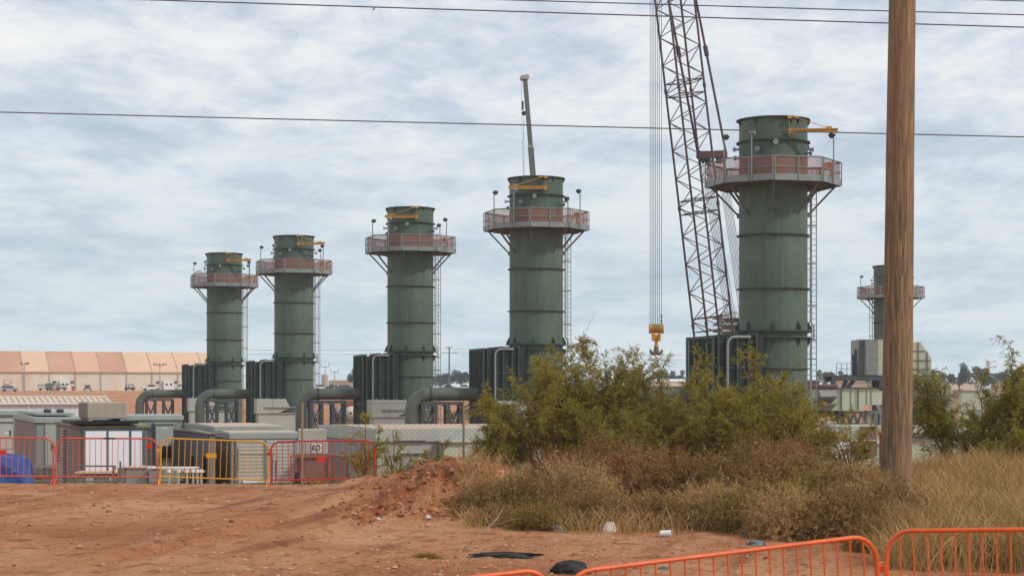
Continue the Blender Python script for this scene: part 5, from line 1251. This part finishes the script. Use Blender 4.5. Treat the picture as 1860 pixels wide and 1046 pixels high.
for i, (px, yt, w, d, lab) in enumerate(((652, 664, 42, 600, 'far tree left of the third stack, behind the dark ducts'), (757, 672, 50, 620, 'far bushy tree just right of the third stack'), (800, 676, 50, 640, 'far tree behind the distant power pole'), (838, 666, 44, 610, 'far tree above the blue and white pickups'),
    (868, 672, 30, 630, 'far tree touching the left edge of the fourth dark duct'), (1150, 668, 60, 560, 'far tree behind the thicket under the hook, leftmost'), (1195, 672, 50, 580, 'far tree behind the thicket directly below the hook'), (1228, 676, 40, 590, 'far tree behind the thicket next to the nearest dark duct'),
    (1495, 668, 46, 560, 'far tree showing just right of the nearest stack ladder'), (1530, 678, 44, 600, 'far tree under the platform railing'), (1640, 680, 60, 560, 'far tree hidden mostly behind the wooden pole'), (1703, 672, 46, 540, 'far tree right of the filter house hood'), (1742, 664, 50, 560, 'far tree, tallest of the row right of the pole'),
    (1782, 668, 52, 550, 'far tree in the middle of the row right of the pole'), (1822, 672, 52, 570, 'far tree second from the right edge'), (1862, 668, 50, 560, 'far tree at the right edge'), (466, 684, 18, 620, 'far shrub in the gap between the two leftmost stacks'), (1720, 682, 50, 600, 'far low tree filling the gap between the row of trees right of the pole'))):
    fartree(px, d, yt, w, 50+i, lab)

# brown brush: unit-size prototypes, copied with scale
def brushproto(seed, mat, nst=800, upright=.5):
    rg = np.random.default_rng(seed); Q = []
    a = rg.uniform(0, 2*np.pi, nst); rr = rg.uniform(0, 1, nst)**.6; p = np.stack([np.cos(a)*rr*.35, np.sin(a)*rr*.35, np.zeros(nst)], 1)
    th = rr*1.35+rg.normal(0, .16, nst); L = rg.uniform(.7, 1.0, nst)*(1-.08*np.abs(th))*(1+.22*np.sin(a*3+seed)*rr)
    d = np.stack([np.cos(a)*np.sin(th), np.sin(a)*np.sin(th), np.cos(th)], 1)
    nseg = 5; cur = p.copy(); dd = d.copy()
    for i in range(nseg):
        nd = dd+rg.normal(0, .24, dd.shape); nd[:, 2] -= .05*i; nd /= np.linalg.norm(nd, axis=1, keepdims=True)
        Q.append(strips(cur, nd, L/nseg*1.02, np.full(nst, .0075*(1-.12*i)), rg)); nxt = cur+nd*(L/nseg)[:, None]
        if i >= 1:
            for k_ in range(11 if i > 2 else 6):
                t = rg.random((nst, 1)); b = cur*(1-t)+nxt*t; od = nd*.45+rg.normal(0, .8, nd.shape)
                Q.append(strips(b, od, rg.uniform(.03, .10, nst), rg.uniform(.006, .013, nst), rg))
        cur, dd = nxt, nd
    Qs = np.concatenate(Q); Qs = Qs[Qs[:, :, 2].min(axis=1) > -.02]
    return Qs
BR = {}
for i, mt in enumerate(('brush', 'brushred', 'brushgreen', 'straw')):
    for v_ in range(2):
        me_o = quads_obj('stems', brushproto(70+i*3+v_, mt), M[mt]); BR[(mt, v_)] = me_o.data; bpy.data.objects.remove(me_o)
rb = random.Random(21); nb = 0
def brush(px, d, wpx, ytop, mt, lab, name='dry_brush', grp='dry brown brush under the mesquites'):
    X = PX(px, d); g = Hs(X, d)-.04; o = bpy.data.objects.new(name, BR[(mt, rb.randint(0, 1))]); COL.objects.link(o)
    Hh = PZ(ytop, d)-g; W_ = wpx/F*d/2/.95; o.location = (X, d, g); o.scale = (W_, W_*.9, Hh/.98); o.rotation_euler[2] = rb.uniform(0, 6.28); tag(o, lab, 'dry bush', grp)
for a in ((872, 35.5, 130, 868, 'brush', 'brown brush at the left end, beside the dirt heap'), (905, 33.6, 120, 905, 'brush', 'low brown brush behind the long dead branch'), (950, 34.5, 170, 838, 'brush', 'rounded brown brush above the fork of the dead branch'),
          (985, 32.6, 150, 898, 'brushgreen', 'low olive-brown brush beside the crumpled grey plastic'), (1040, 35.5, 190, 812, 'straw', 'straw-brown brush left of centre under the low green mesquite'), (1075, 33.2, 160, 872, 'brush', 'brown brush behind the pale slab of rock'),
          (1095, 38, 150, 772, 'brushred', 'tall russet brush in the middle of the thicket'), (1150, 37.2, 160, 790, 'brushred', 'second russet brush just right of the tall one'),
          (1215, 36.5, 190, 795, 'brushred', 'dark russet brush under the crane hook'), (1285, 36.2, 180, 802, 'brush', 'dark brown brush below the dark duct of the nearest stack'),
          (1320, 33.2, 180, 868, 'straw', 'straw-coloured brush behind the long orange barrier'), (1370, 36.8, 200, 770, 'brush', 'tall brown brush below the nearest stack'), (1400, 33.6, 190, 850, 'brushgreen', 'wide olive brush behind the orange barrier, left of the pole'),
          (1440, 35.5, 180, 800, 'brush', 'brown brush left of the pole under the right end of the thicket'), (1470, 32.0, 170, 880, 'brush', 'brown brush with straw tips close behind the orange barrier'), (1500, 34.3, 190, 828, 'brushgreen', 'olive green brush near the pole'),
          (1545, 32.2, 170, 868, 'brushgreen', 'low olive brush behind the rounded end of the orange barrier'), (1590, 33.0, 150, 845, 'straw', 'straw brush touching the left foot of the pole'),
          (1640, 29.6, 120, 888, 'straw', 'straw clump hiding the foot of the wooden pole'), (1680, 30.5, 130, 905, 'brushgreen', 'olive clump right of the pole foot'), (1740, 27.8, 170, 965, 'brushgreen', 'green-brown bush behind the right-hand orange barrier'),
          (1830, 27.6, 170, 955, 'brushgreen', 'green-brown bush at the bottom right corner'), (1800, 31, 160, 900, 'straw', 'straw brush near the right edge'), (1590, 29.5, 120, 930, 'brush', 'small brown brush above the coupling of the orange barriers'),
          (1010, 38.5, 140, 800, 'brushred', 'russet brush left of the tall russet one'), (1430, 39, 150, 770, 'brushred', 'russet brush behind the tall brown brush left of the pole'), (775, 28.3, 60, 1000, 'brushgreen', 'tiny olive tuft on the open dirt in the lower middle'), (1290, 33.5, 170, 858, 'straw', 'straw-brown brush above the middle of the long orange barrier'), (1345, 32.6, 150, 875, 'brushgreen', 'spiky olive brush close behind the long orange barrier'),
          (1430, 31.6, 180, 862, 'straw', 'straw-brown spiky brush behind the right part of the long orange barrier'), (1530, 31.2, 180, 858, 'brush', 'brown brush left of the coupling of the two orange barriers'), (1620, 32.5, 140, 852, 'brush', 'brown brush against the pole foot'),
          (900, 35.0, 150, 858, 'brush', 'second brown brush at the left end beside the dirt heap'), (1190, 33.0, 150, 880, 'brush', 'low brown brush directly above the white cup'), (1395, 35.5, 180, 800, 'brushred', 'russet brush in the right half of the brush band'),
          (1560, 34.0, 190, 822, 'brush', 'wide brown brush left of the pole'), (1765, 29.5, 140, 935, 'brush', 'low brown brush in the grass right of the pole')):
    brush(*a)

# grass: one uncountable mass
def grass():
    rg = np.random.default_rng(99); n = 46000
    px = rg.uniform(840, 1960, n*3); d = rg.uniform(26.5, 45., n*3); X = (px-CXP)/F*d
    dens = np.clip(.22+2.2*fbm(X, d, .9, 3, 31)+.5*sst((px-1580)/100)-1.1*sst((32.5-d)/2.)*sst((1620-px)/100.), 0, 1)
    k_ = rg.random(n*3) < dens; X, d, px = X[k_][:n], d[k_][:n], px[k_][:n]; n = len(X); z = H(X, d)-.01
    p = np.stack([X, d, z], 1); hgt = rg.uniform(.12, .42, n)*(1+.9*sst((px-1600)/120))*(.5+1.2*np.clip(.5+fbm(X, d, .7, 2, 41), 0, 1))
    hgt = np.where((d > 37) & (px > 1640), hgt*.8, hgt)
    az = rg.uniform(0, 6.28, n); tl = rg.uniform(.05, .7, n); dr = np.stack([np.cos(az)*tl, np.sin(az)*tl, np.ones(n)], 1)
    Q1 = strips(p, dr, hgt*.6, np.full(n, .010), rg); dn = dr/np.linalg.norm(dr, axis=1, keepdims=True); p2 = p+dn*(hgt*.6)[:, None]
    dr2 = dr+np.stack([np.cos(az), np.sin(az), -np.ones(n)*.25], 1)*.45; Q2 = strips(p2, dr2, hgt*.5, np.full(n, .008), rg)
    o = quads_obj('dry_grass', np.concatenate([Q1, Q2]), M['straw']); tag(o, 'dry straw grass spread round the brush and the pole', 'grass', kind='stuff')
    # thin weeds along the barrier row
    n = 5200; px = rg.uniform(470, 900, n); d = rg.uniform(42.2, 45.0, n); X = (px-CXP)/F*d; k_ = rg.random(n) < np.clip(.15+2.2*fbm(X, d, 1.1, 3, 7), 0, 1); X, d = X[k_], d[k_]; n = len(X)
    p = np.stack([X, d, H(X, d)-.01], 1); dr = rg.normal(0, .35, (n, 3)); dr[:, 2] = 1; Q = strips(p, dr, rg.uniform(.08, .38, n), np.full(n, .011), rg)
    o = quads_obj('weeds', Q, M['brushgreen']); tag(o, 'thin green-brown weeds along the foot of the barriers and fence', 'weeds', kind='stuff')
grass()
# gravel: one uncountable mass
def gravel():
    rg = np.random.default_rng(5); n = 16000; px = rg.uniform(-40, 1500, n); d = 26+18*rg.random(n)**1.2; X = (px-CXP)/F*d
    k_ = rg.random(n) < np.clip(.35+2.*fbm(X, d, .6, 3, 77)+.8*np.exp(-((X+1.9)/1.)**2-((d-38.)/4)**2), 0.03, 1); X, d = X[k_], d[k_]; n = len(X)
    s = .008+.035*rg.random(n)**5; s = np.where(rg.random(n) < .01, s+.025, s)
    z = H(X, d)+s*.12
    o8 = np.array([[1, 0, 0], [-1, 0, 0], [0, 1, 0], [0, -1, 0], [0, 0, 1], [0, 0, -1]], float); f8 = [(0, 2, 4), (2, 1, 4), (1, 3, 4), (3, 0, 4), (2, 0, 5), (1, 2, 5), (3, 1, 5), (0, 3, 5)]
    th = rg.uniform(0, 6.28, n); V = o8[None]*s[:, None, None]*rg.uniform(.75, 1.2, (n, 6, 1))*np.array([1.3, 1., .62]); c, s_ = np.cos(th)[:, None], np.sin(th)[:, None]
    x_ = V[..., 0]*c-V[..., 1]*s_+V[..., 2]*.3; y_ = V[..., 0]*s_+V[..., 1]*c; V = np.stack([x_+X[:, None], y_+d[:, None], V[..., 2]+z[:, None]], -1)
    me = bpy.data.meshes.new('gravel'); fs = [tuple(i*6+q for q in f) for i in range(n) for f in f8]; me.from_pydata(V.reshape(-1, 3).tolist(), [], fs); me.materials.append(leafmat('gravel_stone', [(0, (.30, .13, .075)), (.55, (.47, .25, .155)), (1, (.62, .42, .30))], 0.))
    o = bpy.data.objects.new('gravel', me); COL.objects.link(o); tag(o, 'loose pale and red stones strewn over the dirt', 'gravel', kind='stuff')
gravel()
def clods():
    import bmesh
    bm = bmesh.new(); bmesh.ops.create_icosphere(bm, subdivisions=1, radius=1); bv = np.array([list(v_.co) for v_ in bm.verts]); bf = np.array([[v_.index for v_ in f.verts] for f in bm.faces]); bm.free()
    rg = np.random.default_rng(17); n = 2000; y = rg.uniform(34, 42.6, n); t = np.clip((y-35.)/6., 0, 1); x = -2.0+.75*t+rg.normal(0, .85, n)
    n2 = 420; x2 = rg.uniform(-11, 6, n2); y2 = 27+15*rg.random(n2); x = np.concatenate([x, x2]); y = np.concatenate([y, y2])
    s_ = np.concatenate([.010+.07*rg.random(n)**5.0, .010+.035*rg.random(n2)**3]); n = len(x); V = bv[None]*s_[:, None, None]*rg.uniform(.6, 1.25, (n, len(bv), 1))*np.array([1.25, 1.1, .8])
    th = rg.uniform(0, 6.28, n); c, d_ = np.cos(th)[:, None], np.sin(th)[:, None]; z = H(x, y)+s_*.15
    V = np.stack([V[..., 0]*c-V[..., 1]*d_+x[:, None], V[..., 0]*d_+V[..., 1]*c+y[:, None], V[..., 2]+z[:, None]], -1)
    Fc = (bf[None]+(np.arange(n)*len(bv))[:, None, None]).reshape(-1, 3); me = bpy.data.meshes.new('dirt_clods'); me.from_pydata(V.reshape(-1, 3).tolist(), [], Fc.tolist())
    me.materials.append(leafmat('clod_earth', [(0, (.26, .095, .045)), (.6, (.44, .19, .095)), (1, (.60, .32, .185))], 0.)); o = bpy.data.objects.new('dirt_clods', me); COL.objects.link(o)
    tag(o, 'broken red earth clods heaped left of the brush', 'clods', kind='stuff')
clods()
def rock(px, py_, d, size, mt, lab, seed, name='rock', cat='rock', dz=0.):
    import bmesh
    bm = bmesh.new(); bmesh.ops.create_icosphere(bm, subdivisions=2, radius=1); r = random.Random(seed); pl = [(Vector((r.gauss(0, 1), r.gauss(0, 1), r.gauss(0, 1))).normalized(), r.uniform(.5, .85)) for _ in range(9)]
    for v_ in bm.verts:
        for n_, k_ in pl:
            q = v_.co.dot(n_)
            if q > k_: v_.co -= n_*(q-k_)
        v_.co = Vector((v_.co.x*size[0]/2, v_.co.y*size[1]/2, v_.co.z*size[2]/2))
    me = bpy.data.meshes.new(name); bm.to_mesh(me); bm.free(); me.materials.append(M[mt]); o = bpy.data.objects.new(name, me); COL.objects.link(o)
    X = PX(px, d); o.location = (X, d, Hs(X, d)+size[2]*.22+dz); o.rotation_euler = (r.uniform(-.3, .3), r.uniform(-.3, .3), r.uniform(0, 6)); tag(o, lab, cat); return o
rock(1106, 0, 32.0, (.42, .3, .26), 'rockwhite', 'pale slab of rock at the foot of the brown brush', 3)
rock(788, 0, 34.6, (.24, .18, .14), 'rockorange', 'angular orange rock on the near face of the dirt heap', 4)
rock(778, 0, 34.0, (.14, .12, .10), 'rockwhite', 'small whitish stone left of the angular orange rock', 5)
rock(776, 0, 33.2, (.17, .14, .10), 'rock', 'flat pinkish rock below the angular orange one', 6)
rock(821, 0, 40.0, (.26, .22, .22), 'houseroof', 'dark brown boulder on top of the dirt heap', 7)
rock(145, 0, 29.6, (.13, .10, .09), 'rock', 'larger of the pale stones at the lower left of the dirt', 8)
rock(688, 0, 33.7, (.11, .09, .08), 'rockwhite', 'pale stone beside the wheel track left of the dirt heap', 9)
rock(300, 0, 29.0, (.10, .10, .07), 'rockorange', 'reddish stone lying near the bottom left of the dirt', 10)
rock(864, 0, 29.6, (.13, .10, .08), 'rockorange', 'orange stone left of the crumpled black sheet', 12)
rock(197, 0, 35.7, (.12, .10, .08), 'houseroof', 'dark stone in the middle of the open dirt on the left', 14)
# litter
X = PX(1209, 31.4); m = MB(); m.lathe([(.001, -.09), (.045, -.09), (.06, .09), (.055, .09), (.04, -.08)], 16)
o = m.build('paper_cup', M['paperwhite'], None, smooth=True, loc=(X, 31.4, Hs(X, 31.4)+.06)); o.rotation_euler = (R(90), 0, R(80)); tag(o, 'white cup lying on its side in front of the brush', 'cup')
lump('plastic_bag', (PX(1014, 32.1), 32.1, Hs(PX(1014, 32.1), 32.1)-.02), (.20, .14, .12), M['galv'], 31, 'crumpled grey plastic at the foot of the olive-brown brush', 'plastic bag', 18, 10, .5)
lump('plastic_bag', (PX(1686, 29.4), 29.4, Hs(PX(1686, 29.4), 29.4)+.12), (.26, .18, .18), M['paperwhite'], 32, 'white crumpled bag caught in the grass behind the right-hand orange barrier', 'plastic bag', 18, 10, .5)
lump('plastic_bag', (PX(1372, 30.2), 30.2, Hs(PX(1372, 30.2), 30.2)), (.3, .2, .08), M['galvdark'], 33, 'flat grey plastic scrap just above the long orange barrier', 'plastic bag', 18, 8, .5)
lump('black_sheet', (PX(912, 28.6), 28.6, Hs(PX(912, 28.6), 28.6)-.03), (1.15, .55, .10), M['blacktarp'], 35, 'crumpled black sheet lying flat on the dirt left of the orange barrier ends', 'plastic sheet', 44, 14, .5)
lump('black_sheet', (PX(1035, 26.6), 26.6, Hs(PX(1035, 26.6), 26.6)-.05), (.60, .5, .22), M['blacktarp'], 36, 'heaped black sheet between the two orange barrier ends', 'plastic sheet', 44, 16, .4)
lump('orange_scrap', (PX(1046, 26.9), 26.9, Hs(PX(1046, 26.9), 26.9)+.2), (.13, .05, .035), M['rust'], 37, 'small red-orange scrap on top of the heaped black sheet', 'scrap', 10, 5, .3)
lump('green_scrap', (PX(1206, 26.8), 26.8, Hs(PX(1206, 26.8), 26.8)), (.2, .1, .04), M['stack'], 38, 'small green scrap seen through the bars of the long orange barrier', 'scrap', 10, 5, .3)
# dead branch
dbp = P(830, 1000, 28.9); g0 = Vector((dbp.x, 28.9, Hs(dbp.x, 28.9)))
o = empty('dead_branch', g0, 0, 'long bare forked branch propped over the low brush in the lower middle', 'branch'); m = MB()
pts = [Vector((0, 0, 0)), P(850, 985, 29.2)-g0, P(878, 963, 29.8)-g0, P(889, 955, 30.0)-g0, P(905, 938, 30.4)-g0, P(914, 922, 30.8)-g0]
m.tube(pts, [.008, .009, .010, .010, .008, .005], 7); m.build('main_stem', M['deadbranch'], o, smooth=True)
m = MB(); m.tube([pts[3], P(910, 950, 29.9)-g0, P(930, 944, 29.8)-g0, P(945, 940, 29.7)-g0], [.010, .009, .008, .005], 7); m.build('side_branch', M['deadbranch'], o, smooth=True)

# haze: one closed box of thin even air
m = MB(); m.bb(-700, 700, -40, 800, -3.5, 62); hz_ = newmat('thin_haze'); vp = hz_[1].nodes.new('ShaderNodeVolumePrincipled'); vp.inputs['Color'].default_value = (.86, .92, 1, 1); vp.inputs['Density'].default_value = .00034; vp.inputs['Anisotropy'].default_value = .3
ho = hz_[1].nodes.new('ShaderNodeOutputMaterial'); hz_[1].links.new(vp.outputs[0], ho.inputs['Volume']); tag(m.build('haze', hz_[0], None), 'thin pale haze lying over the whole site', 'haze', kind='stuff')
# ---------------------------------------------------------------- sky, sun, camera
w = bpy.data.worlds.new('World'); scene.world = w; w.use_nodes = True; nt = w.node_tree; nt.nodes.clear(); lk = nt.links
SUN_AZ = math.atan2(.88, -.47); SUN_EL = R(40)          # azimuth clockwise from +y
sky = nt.nodes.new('ShaderNodeTexSky'); sky.sky_type = 'NISHITA'; sky.sun_disc = False; sky.sun_elevation = SUN_EL; sky.sun_rotation = SUN_AZ
sky.air_density = 1.; sky.dust_density = 2.; sky.ozone_density = 1.5
bg1 = nt.nodes.new('ShaderNodeBackground'); bg1.inputs[1].default_value = .085; lk.new(sky.outputs[0], bg1.inputs[0])
tc = nt.nodes.new('ShaderNodeTexCoord'); sp = nt.nodes.new('ShaderNodeSeparateXYZ'); lk.new(tc.outputs['Generated'], sp.inputs[0])
def mth(op, a, b=None):
    n = nt.nodes.new('ShaderNodeMath'); n.operation = op
    for i, v_ in enumerate((a, b)):
        if v_ is None: continue
        if isinstance(v_, (int, float)): n.inputs[i].default_value = v_
        else: lk.new(v_, n.inputs[i])
    return n.outputs[0]
zc = mth('ADD', mth('MAXIMUM', sp.outputs[2], 0.), .13)
cb = nt.nodes.new('ShaderNodeCombineXYZ'); lk.new(mth('DIVIDE', sp.outputs[0], zc), cb.inputs[0]); lk.new(mth('DIVIDE', sp.outputs[1], zc), cb.inputs[1])
def cl(sc, det, ro, dist, loc, sx=1., sy=1.):
    mp = nt.nodes.new('ShaderNodeMapping'); mp.inputs['Location'].default_value = loc; mp.inputs['Scale'].default_value = (sx, sy, 1); lk.new(cb.outputs[0], mp.inputs[0]); return noise(nt, mp.outputs[0], sc, det, ro, dist)
c1 = cl(1.9, 9, .56, .22, (3.1, 1.7, 0), 1.15, .75)
c2 = cl(8., 9, .68, .35, (7.4, 2.2, 0), 1.2, .8)
c3 = cl(.7, 5, .5, .3, (1.3, 9.2, 0), .8, .7)
cc = mth('ADD', mth('MULTIPLY', c1, .59), mth('ADD', mth('MULTIPLY', c2, .29), mth('MULTIPLY', c3, .12)))
ccol = ramp(nt, cc, [(.38, (.44, .52, .63)), (.45, (.53, .59, .69)), (.50, (.64, .69, .755)), (.545, (.76, .785, .80)), (.64, (.88, .865, .84))])
# thin veil near the horizon where the layer is seen edge on
veil = ramp(nt, sp.outputs[2], [(.0, 1.), (.07, .75), (.15, .2), (.24, 0.)])
ccol = mixc(nt, veil, ccol, mixc(nt, .34, (.60, .73, .78), ccol))
bg2 = nt.nodes.new('ShaderNodeBackground'); bg2.inputs[1].default_value = 1.08; lk.new(ccol, bg2.inputs[0])
mx = nt.nodes.new('ShaderNodeMixShader'); lk.new(ramp(nt, cc, [(.34, .86), (.5, 1.)]), mx.inputs[0]); wo = nt.nodes.new('ShaderNodeOutputWorld')
lk.new(bg1.outputs[0], mx.inputs[1]); lk.new(bg2.outputs[0], mx.inputs[2]); lk.new(mx.outputs[0], wo.inputs[0])
sl = bpy.data.lights.new('sun', 'SUN'); sl.energy = 2.0; sl.angle = R(4); sl.color = (1., .93, .84)
so = bpy.data.objects.new('sun', sl); COL.objects.link(so)
sd = Vector((math.sin(SUN_AZ)*math.cos(SUN_EL), math.cos(SUN_AZ)*math.cos(SUN_EL), math.sin(SUN_EL)))
so.rotation_euler = (-sd).to_track_quat('-Z', 'Y').to_euler(); so.location = (30, -30, 60)
cam = bpy.data.cameras.new('camera'); co = bpy.data.objects.new('camera', cam); COL.objects.link(co); scene.camera = co
co.location = (0, 0, EYE); co.rotation_euler = (R(90), 0, 0); cam.sensor_width = 36; cam.lens = F/1860*36; cam.shift_y = (HOR-523)/1860; cam.clip_end = 9000; cam.clip_start = .1
cam.dof.use_dof = True; cam.dof.focus_distance = 95; cam.dof.aperture_fstop = 5.6
scene.view_settings.view_transform = 'Standard'; scene.view_settings.look = 'None'; scene.view_settings.exposure = .08; scene.view_settings.gamma = 1
